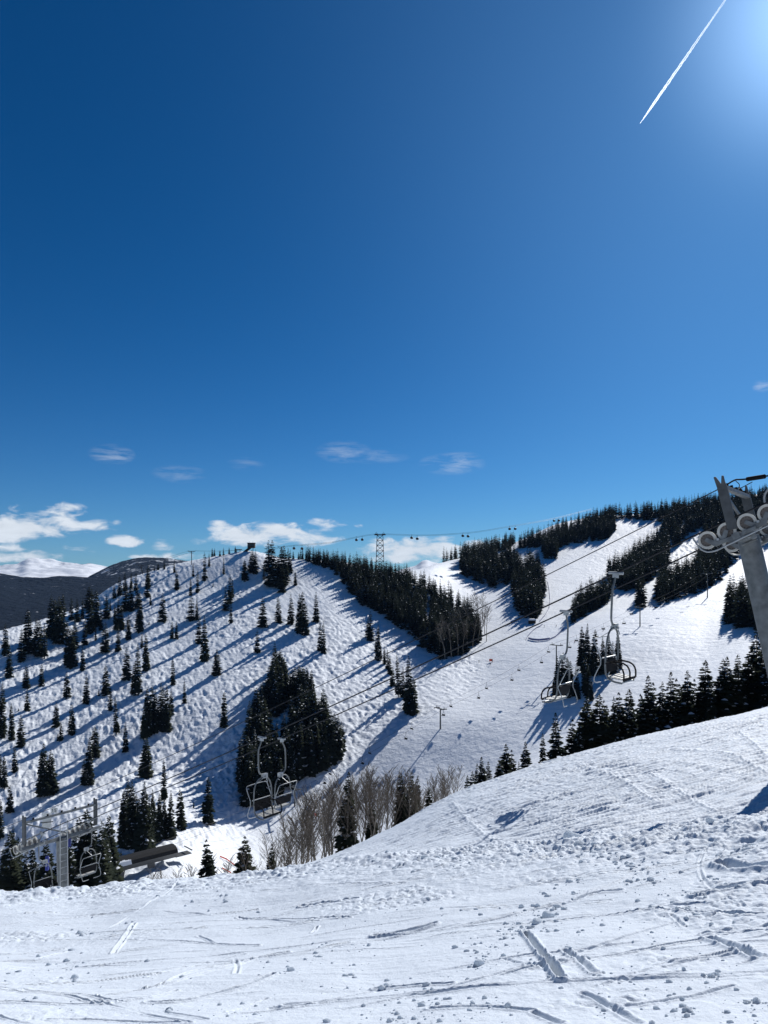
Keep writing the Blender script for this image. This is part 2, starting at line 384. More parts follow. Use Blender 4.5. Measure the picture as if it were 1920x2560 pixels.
Z = Z + mask*(1-soft)*patch*(bump-.6)*.98 + gm*(bump-.6)*2.0 + km*(bump-.6)*.32 + sm*(bump-.6)*.5
Z += (.5*fbm2(X/30, Y/40, 31, 4) + .10*fbm2(X/3.2, Y/4.5, 41, 3) + mask*.42*fbm2((X*.9+Y*.44)/1.3, (X*.44-Y*.9)/8, 43, 3) + mask*.22*fbm2((X*.75-Y*.66)/1.3, (X*.66+Y*.75)/8, 47, 3))*sstep(240, 300, Y)
# skied-off streaks down the fall line and across the pistes
Z += (1-mask)*sstep(240, 300, Y)*(.16*fbm2((X*.8+Y*.6)/2.2, (X*.6-Y*.8)/16, 51, 3))
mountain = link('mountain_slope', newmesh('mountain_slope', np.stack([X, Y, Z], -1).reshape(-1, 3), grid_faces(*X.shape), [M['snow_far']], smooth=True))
tag(mountain, kind='structure')

# --- the groomed roll behind the bank, scored by ski tracks
us = cols(2.0)
X, Y, Z, U, V = sheet(us, lambda u, D: D[4]-.3, lambda u, D: 109.0, 460, lambda t: np.where(t < .82, t*.62/.82, .62+(t-.82)*.38/.18))
ca, sa = math.cos(math.radians(28)), math.sin(math.radians(28))
def aniso(ang, ls, lc, seed, octv=3):
    c, s = math.cos(math.radians(ang)), math.sin(math.radians(ang)); p = X*c+Y*s; q = -X*s+Y*c
    q = q + .35*fbm2(X/7, Y/7, seed+90, 2)*4*lc
    return fbm2(p/ls, q/lc, seed, octv, .6)
tr = np.zeros_like(X)
for k, (ang, ls, lc, am) in enumerate([(11,5,.16,1.0),(2,4,.13,.9),(20,6,.2,.9),(-12,5,.15,.6),(33,4,.14,.7),(100,5,.2,.35)]):
    n_ = aniso(ang, ls, lc, 200+k*7); tr += am*n_*(.45+1.1*np.clip(fbm2(X/3.5+k*9, Y/3.5, 300+k, 2)+.4, 0, 1))
amp = .085*(.55+.9*np.clip(fbm2(X/9, Y/9, 77, 3)+.5, 0, 1))
Z = Z + tr*amp*.75 + .05*fbm2(X/1.1, Y/1.1, 83, 4) + .25*fbm2(X/14, Y/14, 87, 2)*sstep(22, 35, Y)
# single fresh tracks
def groove(X, Y, Z, pts, wd, dp, berm=.5):
    d = np.full(X.shape, 99.0)
    for a, b in zip(pts, pts[1:]):
        ax, ay, bx, by = a[0], a[1], b[0], b[1]; L2 = (bx-ax)**2+(by-ay)**2+1e-9
        t = np.clip(((X-ax)*(bx-ax)+(Y-ay)*(by-ay))/L2, 0, 1); d = np.minimum(d, np.hypot(X-ax-t*(bx-ax), Y-ay-t*(by-ay)))
    return Z - dp*np.exp(-(d/wd)**2) + dp*berm*np.exp(-((d-2.0*wd)/(.8*wd))**2)
for pl in ([(1625,1940),(1700,1985),(1790,2030)], [(1700,1875),(1830,1890),(1915,1935)], [(1440,1910),(1560,1960),(1640,2010)], [(1130,2010),(1200,2080),(1260,2120)], [(1850,1830),(1890,1870),(1919,1900)]):
    Z = groove(X, Y, Z, [piste(u, v) for u, v in smooth_path([(u, v, 0) for u, v in pl], 2) and [(q.x, q.y) for q in smooth_path([Vector((u, v, 0)) for u, v in pl], 2)]], .075, -.05, -.4)
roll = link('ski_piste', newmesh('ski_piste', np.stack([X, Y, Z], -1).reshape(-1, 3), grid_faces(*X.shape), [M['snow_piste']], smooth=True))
tag(roll, kind='structure')
CREST_D = [prof(u)[0][5] for u in (640, 1920)]

# --- the trampled snow in front
us = cols(1.9)
X, Y, Z, U, V = sheet(us, lambda u, D: .6, lambda u, D: D[4]+.4, 900, lambda t: np.where(t < .2, t*.55/.2, .55+(t-.2)*.45/.8))
lipd = np.interp(U[0], UK, LINES[2][1])[None, :]; k = Y/lipd                 # 1 at the lip of the bank
def pw(pts, ox, oy, s):
    "photo-crop points to places on the near snow"
    return [near(ox+a/s, oy+b/s) for a, b in [(q.x, q.y) for q in smooth_path([Vector((x, y, 0)) for x, y in pts], 2)]]
rough = np.clip(fbm2(X/2.4, Y/2.4, 5, 3)*1.7+.12+.34*sstep(600, 1300, U), 0, 1)                       # patches of broken snow
right = sstep(700, 1300, U)
bank = np.exp(-((k-.93)/.14)**2)
lump = np.clip(fbm2(X/.16, Y/.22, 61, 3, .6), -.3, 1)
w1, w2 = worley(X/.21, Y/.26, 9); v1, v2 = worley(X/.10+3, Y/.12, 19)
chunk = np.clip(.62-w1, 0, 1)*.12*(w2-w1 > .12) + np.clip(.5-v1, 0, 1)*.05
Z = Z + .10*fbm2(X/2.2, Y/2.2, 71, 3) + rough*(.026*lump + .36*chunk*sstep(.45, .8, rough)) + .010*fbm2(X/.5, Y/.35, 75, 3)
Z += bank*(.10+.08*right)*(.5+fbm2(X/.9, Y/.8, 25, 4, .55)) + bank*right*(.55*chunk + .04*lump)
Z += bank*(1-right)*(.16*np.clip(fbm2(X/.55, Y/.5, 35, 4, .55)+.1, 0, 1) + .35*chunk)
sl = fbm2((X*.97-Y*.22)/2.6, (X*.22+Y*.97)/.16, 45, 3, .55); Z += .011*sl*(1-rough)*sstep(5, 9, Y)
LC = lambda pts: pw(pts, 0, 2150, 1.728); RC = lambda pts: pw(pts, 960, 2000, 1.728)
TR = [(LC([(-60,402),(120,398),(270,388)]),.06,.07),(LC([(-60,490),(140,460)]),.07,.06),(LC([(60,345),(350,350),(640,352)]),.045,.035),(LC([(640,352),(950,360),(1115,368)]),.06,.07),
 (LC([(340,250),(480,235),(590,225)]),.07,.10),(LC([(-40,284),(110,270),(240,262),(340,250)]),.06,.05),(LC([(640,555),(720,540),(860,495),(1000,455),(1100,415),(1240,395)]),.07,.08),
 (LC([(690,540),(820,475),(1040,425)]),.06,.06),(LC([(430,600),(620,565),(680,548)]),.05,.05),(LC([(640,615),(780,605),(920,570),(1060,540),(1180,500)]),.07,.08),
 (LC([(920,230),(1050,215),(1110,205)]),.06,.07),(LC([(1030,238),(1200,245),(1340,250),(1510,255)]),.06,.08),(LC([(1300,195),(1400,180),(1540,165)]),.09,.12),
 (LC([(-40,632),(120,630),(300,632),(460,628)]),.06,.06),(LC([(580,280),(540,340),(490,410)]),.07,.08),(LC([(400,500),(620,485)]),.04,.03),(LC([(1250,275),(1370,265)]),.06,.06),
 (LC([(990,650),(1150,590)]),.05,.03),(LC([(650,500),(900,430),(1050,400)]),.08,.03),(LC([(120,240),(240,232)]),.06,.06),(LC([(1350,310),(1370,285)]),.05,.06),
 (LC([(520,620),(640,600),(760,560)]),.05,.04),(LC([(1000,660),(1300,620),(1600,560)]),.05,.04),(LC([(30,300),(180,292),(250,285)]),.05,.05),(LC([(200,700),(480,690),(800,700)]),.05,.04),
 (RC([(610,575),(625,590),(680,670),(740,745),(768,778)]),.075,.17),(RC([(1340,424),(1480,395),(1720,352)]),.11,.17),(RC([(1180,480),(1300,485),(1450,495),(1640,490)]),.06,.07),
 (RC([(1380,570),(1500,565),(1720,552)]),.06,.06),(RC([(1400,590),(1500,630),(1610,680)]),.10,.10),(RC([(780,650),(850,700),(910,745)]),.08,.08),(RC([(-40,585),(120,560),(215,535)]),.10,.15),
 (RC([(-40,805),(150,790),(290,785)]),.06,.07),(RC([(860,830),(950,870),(1100,950)]),.07,.05),(RC([(820,430),(900,400),(1020,390)]),.08,.06),(RC([(650,910),(760,955)]),.07,.05),
 (RC([(1460,285),(1540,300),(1720,300)]),.22,.26),(RC([(520,690),(640,720),(740,735)]),.06,.03),(RC([(1240,500),(1290,540)]),.05,.05),(RC([(130,325),(250,300),(330,290)]),.06,.05),
 (RC([(940,800),(1100,760),(1300,740)]),.05,.03),(RC([(1000,890),(1250,850),(1500,800)]),.06,.04),(RC([(200,900),(420,880),(640,900)]),.06,.04),(RC([(60,300),(160,290),(300,285)]),.06,.06)]
for q, wd, dp in TR:
    wd *= .36; dp *= .55
    xs = [a.x for a in q]; ys = [a.y for a in q]; pd = 1.0
    m = (X > min(xs)-pd) & (X < max(xs)+pd) & (Y > min(ys)-pd) & (Y < max(ys)+pd)
    if not m.any(): continue
    wob = .75+.8*np.clip(fbm2(X[m]/.35, Y[m]/.35, 99, 3)+.4, 0, 1)
    zz = Z[m]; z2 = groove(X[m], Y[m], zz, [(a.x, a.y) for a in q], wd, dp, .45); Z[m] = zz + (z2-zz)*wob
# many faint older ski tracks, in pairs, wandering over the slope
tk = random.Random(77)
for k in range(84):
    x0, y0 = tk.uniform(-10, 9), tk.uniform(6, 23); a = math.radians(tk.gauss(6, 15) if k % 7 else tk.uniform(60, 120)); L_ = tk.uniform(4, 11); cv = tk.uniform(-.12, .12)
    q = []; x, y = x0, y0
    for i in range(9): q.append((x, y)); x += math.cos(a)*L_/8; y += math.sin(a)*L_/8; a += cv*L_/8
    wd = tk.uniform(.014, .026); dp = tk.uniform(.014, .036)
    for off in ((0, .16) if k % 3 == 0 and k % 7 else (0,)):
        qq = [(px_-math.sin(a)*off, py_+math.cos(a)*off) for px_, py_ in q]; xs = [p_[0] for p_ in qq]; ys = [p_[1] for p_ in qq]
        m = (X > min(xs)-.4) & (X < max(xs)+.4) & (Y > min(ys)-.4) & (Y < max(ys)+.4)
        if not m.any(): continue
        zz = Z[m]; z2 = groove(X[m], Y[m], zz, qq, wd, dp, .5); Z[m] = zz + (z2-zz)*np.clip(.5+1.6*fbm2(X[m]/.8, Y[m]/.8, 130+k, 2), 0, 1.3)
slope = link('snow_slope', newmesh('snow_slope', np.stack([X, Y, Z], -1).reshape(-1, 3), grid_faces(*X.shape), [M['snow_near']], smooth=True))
tag(slope, kind='structure')
NEAR = (us.copy(), Y.copy(), Z.copy())
def near_z(x, y):
    "height of the trampled snow itself, lumps included"
    uu, YY, ZZ = NEAR; u = U0+F*x/y; j = int(np.clip(np.searchsorted(uu, u), 0, len(uu)-1)); return float(np.interp(y, YY[:, j], ZZ[:, j]))
# --- the slope the photographer stands on, behind the camera
bx = np.linspace(-160, 160, 41); by = np.concatenate([np.linspace(.8, -10, 12), np.linspace(-20, -160, 12)])
BX, BY = np.meshgrid(bx, by); BZ = -1.80 - .30*BY*(BY < 0) - .012*BX + .10*BX*(BX > 0)*.2
BZ += .1*fbm2(BX/3, BY/3, 5, 3)*(BY < -.5)
back = link('snow_ground', newmesh('snow_ground', np.stack([BX, BY, BZ-.12], -1).reshape(-1, 3), grid_faces(*BX.shape), [M['snow_near']], smooth=True)); tag(back, kind='structure')

# --- distant mountains
def range_mesh(name, material, crest, D0, D1, drop_v, step, amp, nscale, seed, back=900):
    us_ = np.arange(crest[0][0], crest[-1][0]+1, step); cv = pchip(*zip(*crest), us_.astype(float))
    rows = 60; t = np.linspace(0, 1, rows); Xr = np.zeros((rows+8, len(us_))); Yr = Xr.copy(); Zr = Xr.copy()
    for j, u in enumerate(us_):
        Dq = D0+(D1-D0)*t; vq = drop_v+(cv[j]-drop_v)*t**.8
        Yr[:rows, j] = Dq; Zr[:rows, j] = (VH-vq)/F*Dq; Xr[:rows, j] = (u-U0)/F*Dq
        zt = (VH-cv[j])/F*D1
        for k_ in range(8):
            y_ = D1+back*(k_+1)/8; Yr[rows+k_, j] = y_; Xr[rows+k_, j] = (u-U0)/F*y_; Zr[rows+k_, j] = zt-(k_+1)**1.5*back*.03
    n_ = fbm2(Xr/nscale, Yr/nscale, seed, 5, .55); Zr = Zr + amp*n_*np.concatenate([np.linspace(.4, 1, rows), np.ones(8)])[:, None]
    o = link(name, newmesh(name, np.stack([Xr, Yr, Zr], -1).reshape(-1, 3), grid_faces(*Xr.shape), [material], smooth=True)); tag(o, kind='structure'); return o
def range_mat(name, c_forest, snow_amt, scale, col_snow=(.8,.84,.9), rough_scale=.02):
    m, t, b = mat(name); L = t.links.new; b.inputs['Roughness'].default_value = .9; b.inputs['Specular IOR Level'].default_value = .05
    g = N(t, 'ShaderNodeNewGeometry'); n = N(t, 'ShaderNodeTexNoise'); n.inputs['Scale'].default_value = scale; n.inputs['Detail'].default_value = 8; n.inputs['Roughness'].default_value = .72; L(g.outputs['Position'], n.inputs['Vector'])
    r = N(t, 'ShaderNodeValToRGB'); L(n.outputs['Fac'], r.inputs[0]); e = r.color_ramp.elements
    e[0].position = snow_amt-.035; e[0].color = c_forest+(1,); e[1].position = snow_amt+.05; e[1].color = col_snow+(1,)
    e2 = e.new(max(.05, snow_amt-.25)); e2.color = tuple(c*.7 for c in c_forest)+(1,)
    L(r.outputs[0], b.inputs['Base Color'])
    n2 = N(t, 'ShaderNodeTexNoise'); n2.inputs['Scale'].default_value = rough_scale; n2.inputs['Detail'].default_value = 6; L(g.outputs['Position'], n2.inputs['Vector'])
    bp = N(t, 'ShaderNodeBump'); bp.inputs['Distance'].default_value = 25; L(n2.outputs['Fac'], bp.inputs['Height']); L(bp.outputs[0], b.inputs['Normal'])
    return m
M['far_forest'] = range_mat('distant_forest', (.005,.011,.022), .68, .022, rough_scale=.03)
M['far_ridge'] = range_mat('distant_snowy_forest', (.007,.014,.026), .585, .012, rough_scale=.03)
M['far_peak'] = range_mat('distant_snow_peak', (.10,.12,.16), .36, .0016, col_snow=(.93,.95,.98), rough_scale=.003)
range_mesh('forested_mountain', M['far_forest'], [(-500,1400),(-200,1416),(0,1432),(60,1442),(160,1444),(240,1440),(300,1436),(420,1440),(700,1450)], 1700, 4200, 1660, 6, 22, 300, 3)
range_mesh('snowy_ridge', M['far_ridge'], [(180,1470),(240,1432),(285,1412),(315,1402),(350,1396),(400,1394),(480,1399),(540,1404),(640,1412),(760,1440)], 3600, 5000, 1500, 5, 16, 260, 13)
range_mesh('snow_peaks', M['far_peak'], [(-420,1396),(-200,1412),(-60,1404),(0,1409),(40,1408),(75,1397),(110,1400),(150,1401),(200,1402),(240,1409),(270,1416),(310,1409),(350,1420),(420,1440)], 7000, 9500, 1470, 4, 110, 800, 23)
range_mesh('snow_peak', M['far_peak'], [(940,1448),(1000,1424),(1040,1412),(1056,1400),(1066,1398),(1080,1403),(1104,1406),(1150,1420),(1220,1440)], 6500, 8800, 1470, 3, 40, 600, 33)
# ------------------------------------------------------------------ trees
def needle_mat(name, col, snow=False):
    m, t, b = mat(name); L = t.links.new; b.inputs['Roughness'].default_value = 1.0; b.inputs['Specular IOR Level'].default_value = 0.0
    oi = N(t, 'ShaderNodeObjectInfo'); g = N(t, 'ShaderNodeNewGeometry'); n = N(t, 'ShaderNodeTexNoise'); n.inputs['Scale'].default_value = .9; n.inputs['Detail'].default_value = 3; L(g.outputs['Position'], n.inputs['Vector'])
    f = math_node(t, 'ADD', math_node(t, 'MULTIPLY', oi.outputs['Random'], .5), math_node(t, 'MULTIPLY', n.outputs['Fac'], .5))
    r = N(t, 'ShaderNodeValToRGB'); L(f, r.inputs[0]); e = r.color_ramp.elements
    e[0].position = .25; e[0].color = tuple(c*.72 for c in col)+(1,); e[1].position = .8; e[1].color = (col[0]*1.45, col[1]*1.3, col[2]*1.05, 1)
    L(r.outputs[0], b.inputs['Base Color']); return m
M['needles'] = needle_mat('fir_needles', (.026,.034,.028))
M['bark'] = plain('fir_bark', (.03,.025,.022), .9, 0, .3, 3)
M['tree_snow'] = plain('snow_on_branches', (.74,.78,.84), .7, 0, .06, 3)
M['aspen_bark'] = plain('aspen_bark', (.30,.255,.20), .85, 0, .35, 4)
M['twig'] = plain('aspen_twigs', (.155,.125,.095), .9, 0, .25, 3)

def conifer(seed, whorls, per, R, snow=.2, fingers=True, bare=0.0, power=.8, ragged=.3):
    "crown of a unit-high fir: whorls of drooping boughs, each a pair of roof-like leaves with side fingers; returns verts, tris, slots"
    rg = random.Random(seed); V = []; T = []; S_ = []
    def kite(b, d, L, w, droop, slot=0, lift=0.0):
        s = Vector((-d.y, d.x, 0)); tip = b + d*L + Vector((0,0,-droop*L)); mid = b + d*(L*.55) + Vector((0,0,-droop*L*.35))
        i = len(V); up = Vector((0,0,lift))
        V.extend([b+up, mid+s*w+Vector((0,0,-w*.55))+up, tip+up, mid-s*w+Vector((0,0,-w*.55))+up, mid+Vector((0,0,.006))+up])
        T.extend([(i,i+1,i+4),(i+1,i+2,i+4),(i+2,i+3,i+4),(i+3,i,i+4)]); S_.extend([slot]*4)
    phase = 0
    side = [1+ragged*.5*(rg.random()-.5) for _ in range(8)]
    for k in range(whorls):
        t = (k+rg.random()*.7)/whorls; z = .035 + bare*(1-t) + t*(.955-bare)*1.0
        z = min(.985, bare + .03 + t*(.955-bare))
        rr = R*((1-t)**power*.93+.05)*(1 if t > .1 else .78+2.2*t)
        if rg.random() < ragged*.22: rr *= .6
        n = max(3, int(per*(.55+.6*(1-t))+.5)); phase += 1.9
        for j in range(n):
            if rg.random() < ragged*.25: continue
            a = phase + 2*math.pi*(j+rg.uniform(-.35,.35))/n
            L = rr*rg.uniform(1-ragged*1.2, 1.14)*side[int((a % (2*math.pi))/(2*math.pi)*8) % 8]
            d = Vector((math.cos(a), math.sin(a), 0)); dr = rg.uniform(.18,.62)*(1-.6*t) - .12*t
            b = Vector((0,0,z+rg.uniform(-.008,.008))); w = L*rg.uniform(.27,.40)
            kite(b, d, L, w, dr)
            if fingers and L > R*.3:
                for sg in (-1, 1):
                    aa = a+sg*rg.uniform(.45,.8); d2 = Vector((math.cos(aa), math.sin(aa), 0)); kite(b+d*(L*rg.uniform(.35,.5))+Vector((0,0,-dr*L*.25)), d2, L*rg.uniform(.4,.58), w*.55, dr+.1)
            if rg.random() < snow: kite(b+d*L*rg.uniform(.15,.35), d, L*rg.uniform(.35,.6), w*.6, dr, 1, .008)
    # leader
    for a in (0, 2.1, 4.2): kite(Vector((0,0,1.0)), Vector((math.cos(a), math.sin(a), 0)), .012, .004, 3.4)
    return V, T, S_
def trunk_mesh(r, top=.95, n=6, name='trunk', base=-.06):
    vs = []; fs = []
    for k in range(5):
        z = base+(top-base)*k/4; rr = r*(1-.93*k/4)
        vs += [(rr*math.cos(2*math.pi*i/n), rr*math.sin(2*math.pi*i/n), z) for i in range(n)]
    for k in range(4):
        for i in range(n): fs.append((k*n+i, k*n+(i+1)%n, (k+1)*n+(i+1)%n, (k+1)*n+i))
    return vs, fs
BIG, MID, LOW = [], [], []
def proto(seed, *a, **kw):
    V_, T_, S_ = conifer(seed, *a, **kw)
    return newmesh('crown', np.array([tuple(v) for v in V_]), np.array(T_), [M['needles'], M['tree_snow']], S_)
_tv, _tf = trunk_mesh(.014); TRUNK = newmesh('trunk', _tv, _tf, [M['bark']])
for i in range(7): BIG.append(proto(100+i, 40+3*(i%3), 11, [.165,.14,.18,.155,.13,.17,.15][i], snow=.20, bare=[.0,.03,.0,.05,.02,.0,.04][i], power=[.66,.6,.8,.56,.62,.7,.52][i], ragged=.32+.05*(i%3)))
for i in range(8): MID.append(proto(200+i, 34, 10, [.155,.125,.17,.14,.115,.165,.145,.185][i], snow=.12, bare=[.0,.02,.0,.04,.06,.0,.02,.0][i], power=[.55,.45,.6,.42,.5,.4,.58,.5][i], ragged=.30+.06*(i%3)))
def whole(seed, *a, **kw):
    "crown and trunk in one mesh for trees a few pixels wide"
    V_, T_, S_ = conifer(seed, *a, **kw); tv, tf = trunk_mesh(.016, n=4); b = len(V_)
    V_ = [tuple(v) for v in V_] + tv
    for q in tf: T_ += [(q[0]+b, q[1]+b, q[2]+b), (q[0]+b, q[2]+b, q[3]+b)]; S_ += [2, 2]
    return np.array(V_), np.array(T_), np.array(S_)
LOWA = [whole(300+i, 19, 7, [.19,.16,.21,.175,.15,.20][i], snow=.03, fingers=False, power=.55, ragged=.35) for i in range(6)]
MIDA = [whole(340+i, 28, 8, [.165,.135,.185,.15,.12,.175,.155,.20][i], snow=.03, power=.5, ragged=.34) for i in range(8)]
rnd = random.Random(7)
N_TREES = [0]
QUEUE = []
def fir(pos, h, protos, name='fir_tree', wide=1.0, label=None, group=None):
    QUEUE.append((h*F/pos.y, pos, h, protos, wide, label, group))
def fir_thing(pos, h, protos, wide, label, group, sink=.02):
    t = thing('fir_tree', label, 'fir tree', pos - Vector((0,0,sink*h)), group)
    t.rotation_euler = (rnd.gauss(0,.025), rnd.gauss(0,.025), rnd.uniform(0, 6.28)); t.scale = (h*wide, h*wide, h)
    link('crown', rnd.choice(protos), t); link('trunk', TRUNK, t)
ORD = 'first second third fourth fifth sixth seventh eighth ninth tenth eleventh twelfth thirteenth fourteenth fifteenth sixteenth seventeenth eighteenth nineteenth twentieth'.split()
def ordinal(i):
    if i < 20: return ORD[i]
    q, r = (i+1)//10, (i+1) % 10; w_ = ['twent','thirt','fort','fift','sixt','sevent','eight','ninet'][q-2]
    return w_+'ieth' if r == 0 else w_+'y-'+ORD[r-1]

# scattered firs of the mogul slope: (crop x, top, base, breadth) read off the photograph in three crops
SC1 = [(35,965,1130,1),(60,1080,1280,1),(140,975,1175,1),(185,895,1130,1.1),(228,940,1130,.9),(262,950,1140,1),(290,970,1160,1),(330,795,1020,1),(350,820,1030,1),(385,810,1060,1.1),(402,790,1010,.9),(462,785,910,1),(500,800,920,.8),(535,790,900,.8),(450,930,1200,1),(465,980,1215,1),(485,930,1100,.9),(550,930,1070,1),(535,1070,1235,1),(580,710,830,1.6),(585,800,990,1),(620,760,950,1),(655,850,975,1),(690,770,900,1),(715,780,850,.8),(740,690,770,.8),(775,650,750,1.2),(810,620,720,1.1),(815,700,850,1),(850,690,850,1),(850,615,700,1),(880,620,720,1),(890,710,830,1),(905,740,985,.9),(770,800,970,1),(745,820,930,.7),(790,830,970,1),(765,960,1115,.9),(833,900,1035,1),(682,955,1120,1.1),(620,960,1040,.7),(960,550,690,1),(955,600,760,1),(975,740,810,.7),(1055,740,920,1),(1145,590,710,1.1),(1130,520,600,1),(1065,520,580,.8),(1025,540,585,.9),(1000,550,590,.8),(1235,630,750,.8),(1252,540,625,.8),(1280,590,730,.8),(1325,475,650,.8),(1355,475,560,.9),(1240,755,910,1.5),(1275,770,905,.7),(1450,490,610,.7),(1448,440,490,.8),(1390,445,497,.8),(1375,440,497,.8),(1425,455,495,.8),(1485,430,475,.8),(1525,430,472,.8),(1115,920,1030,.9),(1143,920,1030,.8),(1465,690,850,1.5),(1490,620,800,.9),(1497,780,930,.8),(1290,880,1060,1.1),(1325,900,1175,.8),(1405,1105,1265,1.5),(1585,525,650,1.1),(1640,470,600,1.3),(170,1205,1350,1.5),(270,1200,1335,1.1),(432,1250,1410,1),(560,1265,1450,1),(685,1205,1390,1),(822,1095,1295,1),(895,1085,1400,.9),(868,1190,1400,.9),(920,990,1090,.8),(945,1000,1235,.8),(1120,1155,1330,.8),(1195,1300,1450,.8),(715,1340,1500,.9),(15,1310,1500,1),(175,1360,1495,.8),(1505,640,760,.8),(640,1355,1400,1),(1380,665,690,1),(965,920,940,1.6)]
SC2 = [(75,165,390,.9),(135,235,435,1.1),(365,150,305,1),(395,270,400,.8),(375,345,400,.9),(465,165,355,1),(755,120,355,.9),(812,285,470,1),(615,305,500,1.2),(578,395,685,1.1),(545,520,680,1.1),(290,430,760,1.2),(330,470,740,1.2),(260,480,760,.8),(30,500,710,1.1),(65,690,865,1.2),(95,420,600,.9),(5,490,700,1),(0,790,1040,1),(85,950,1090,1),(945,385,635,1.1),(1065,530,790,.9),(1450,90,305,.8),(1345,640,930,1),(1175,725,970,.9),(10,120,380,1),(120,185,205,1.4),(1255,790,830,.7)]
SC3 = [(75,200,330,1.4),(100,200,345,1.3),(30,265,395,1.1),(155,275,385,1),(185,140,330,1.6),(205,150,430,1.2),(240,240,420,1),(262,190,400,1.1),(290,180,420,1),(275,300,470,1),(312,190,340,1),(326,200,345,.9),(256,280,440,.9),(358,330,425,1),(147,505,695,1),(248,505,665,1.1),(330,490,675,.9),(383,490,740,.9),(405,480,700,.9),(425,540,745,1),(492,475,660,1.1),(518,655,850,.8),(540,665,865,.8),(112,720,860,1.2),(845,600,780,1),(830,640,765,1),(895,690,910,.8),(880,745,860,.7),(915,800,915,.6),(935,820,935,.8),(955,840,965,.9),(970,880,1000,.8),(988,950,1080,.9),(1030,890,1150,.9),(1055,960,1155,.8),(1095,900,1250,.8),(1118,1040,1260,1.2),(1085,1050,1230,1),(345,205,255,1),(380,210,255,.9),(405,185,255,1.1),(430,200,253,.8),(450,185,252,.9),(475,168,252,.9),(495,190,252,1),(520,198,253,.8),(540,195,300,.9)]
scattered = []
for tab, ox, oy, s in ((SC1, 0, 1200, 2.592), (SC2, 0, 1700, 2.592), (SC3, 600, 1300, 2.592)):
    for cx, a, b, wd in tab:
        scattered.append((ox+cx/s, oy+a/s, oy+b/s, wd))
BANDS = [(0,1425,'along the skyline ridge'),(1425,1480,'just below the skyline ridge'),(1480,1540,'in the upper part of the mogul slope'),(1540,1600,'across the upper middle of the mogul slope'),(1600,1680,'across the middle of the mogul slope'),(1680,1790,'on the lower middle of the mogul slope'),(1790,1900,'on the lower mogul slope'),(1900,2400,'near the foot of the mogul slope')]
for lo, hi, where in BANDS:
    row = sorted([q for q in scattered if lo <= q[2] < hi])
    for i, (u, a, b, wd) in enumerate(row):
        p = far(u, b); h = (b-a)/F*p.y*(1.26 if u < 345 and b < 1650 else 1.09); pxh = b-a
        kind = 'broad bushy' if wd >= 1.3 else ('short' if pxh < 40 else 'slim' if wd <= .8 else 'tall' if pxh > 85 else 'dark')
        fir(p, h, MID, wide=wd*1.08 if pxh > 25 else wd*1.5, label='%s fir %s, %s from the left' % (kind, where, ordinal(i)), group='firs scattered %s' % where)
# dense clumps read one by one
CL = [(940,70,380),(960,60,370),(985,40,340),(1010,60,340),(1035,20,320),(1060,40,330),(1085,40,330),(1108,60,230),(928,200,375),(1000,150,350),(1050,130,340),(1092,180,330),(972,110,372)]
for cx, a, b in CL:
    u, va, vb = cx/2.592, 1700+a/2.592, 1700+b/2.592; p = far(u, vb); fir(p, (vb-va)/F*p.y*1.03, MID, wide=.85, label='dark fir packed into the small tight clump on the lower mogul slope', group='firs of the small tight clump on the lower mogul slope')
CL = [(825,670,1100),(850,680,1130),(800,740,1120),(935,680,1160),(908,790,1150),(962,780,1150),(1000,730,1090),(1030,760,1070),(1100,740,1060),(1070,800,1060),(785,1130,1215),(870,760,1120),(880,860,1130),(980,840,1110)]
for cx, a, b in CL:
    u, va, vb = cx/2.592, 1691+a/2.592, 1688+b/2.592; p = far(u, vb); fir(p, (vb-va)/F*p.y*1.03, BIG, wide=.95, label='snow-flecked fir in the stand at the mogul slope foot above the lift terminal', group='firs at the foot of the mogul slope above the lift terminal')
# the big wedge-shaped clump
WEDGE = [(598,2012),(636,2022),(700,1995),(768,1955),(862,1890),(846,1862),(790,1838),(770,1790),(735,1800),(718,1862),(700,1890),(668,1850),(640,1830),(614,1880),(604,1950)]
WEDGE2 = [(684,1688),(704,1700),(722,1718),(770,1748),(796,1800),(760,1795),(735,1760),(690,1790),(650,1820),(640,1800),(680,1740)]
def top_of_wedge(u): return np.interp(u, [592,610,625,640,668,690,700,715,740,765,790,815,840,866],[1920,1800,1718,1705,1700,1640,1615,1680,1672,1665,1690,1735,1760,1850])
cand = []
for poly, n in ((WEDGE, 84), (WEDGE2, 40)):
    k = 0
    while k < n:
        u, v = rnd.uniform(590, 868), rnd.uniform(1680, 2025)
        if inpoly(poly, u, v) and all((u-a)**2+((v-b)*.55)**2 > 50 for a, b in cand): cand.append((u, v)); k += 1
        elif rnd.random() < .0004: k += 1
for u, v in cand:
    p = far(u, v); hp = rnd.uniform(92, 142); hp = min(hp, max(60, v-top_of_wedge(u)+rnd.uniform(-6, 8)))
    fir(p, hp/F*p.y, MID, wide=rnd.uniform(.95,1.25), label='dark snow-speckled fir crowded into the big wedge-shaped clump on the mogul slope', group='firs of the big wedge-shaped clump')
for cx, a, b in [(225,780,985),(240,830,1040),(265,880,1060),(290,890,1085),(210,880,1000),(255,850,1090)]:
    u, va, vb = 600+cx/2.592, 1300+a/2.592, 1300+b/2.592; p = far(u, vb); fir(p, (vb-va)/F*p.y, MID, wide=.9, label='fir in the little group standing at the upper tip of the wedge-shaped clump', group='firs at the upper tip of the wedge-shaped clump')
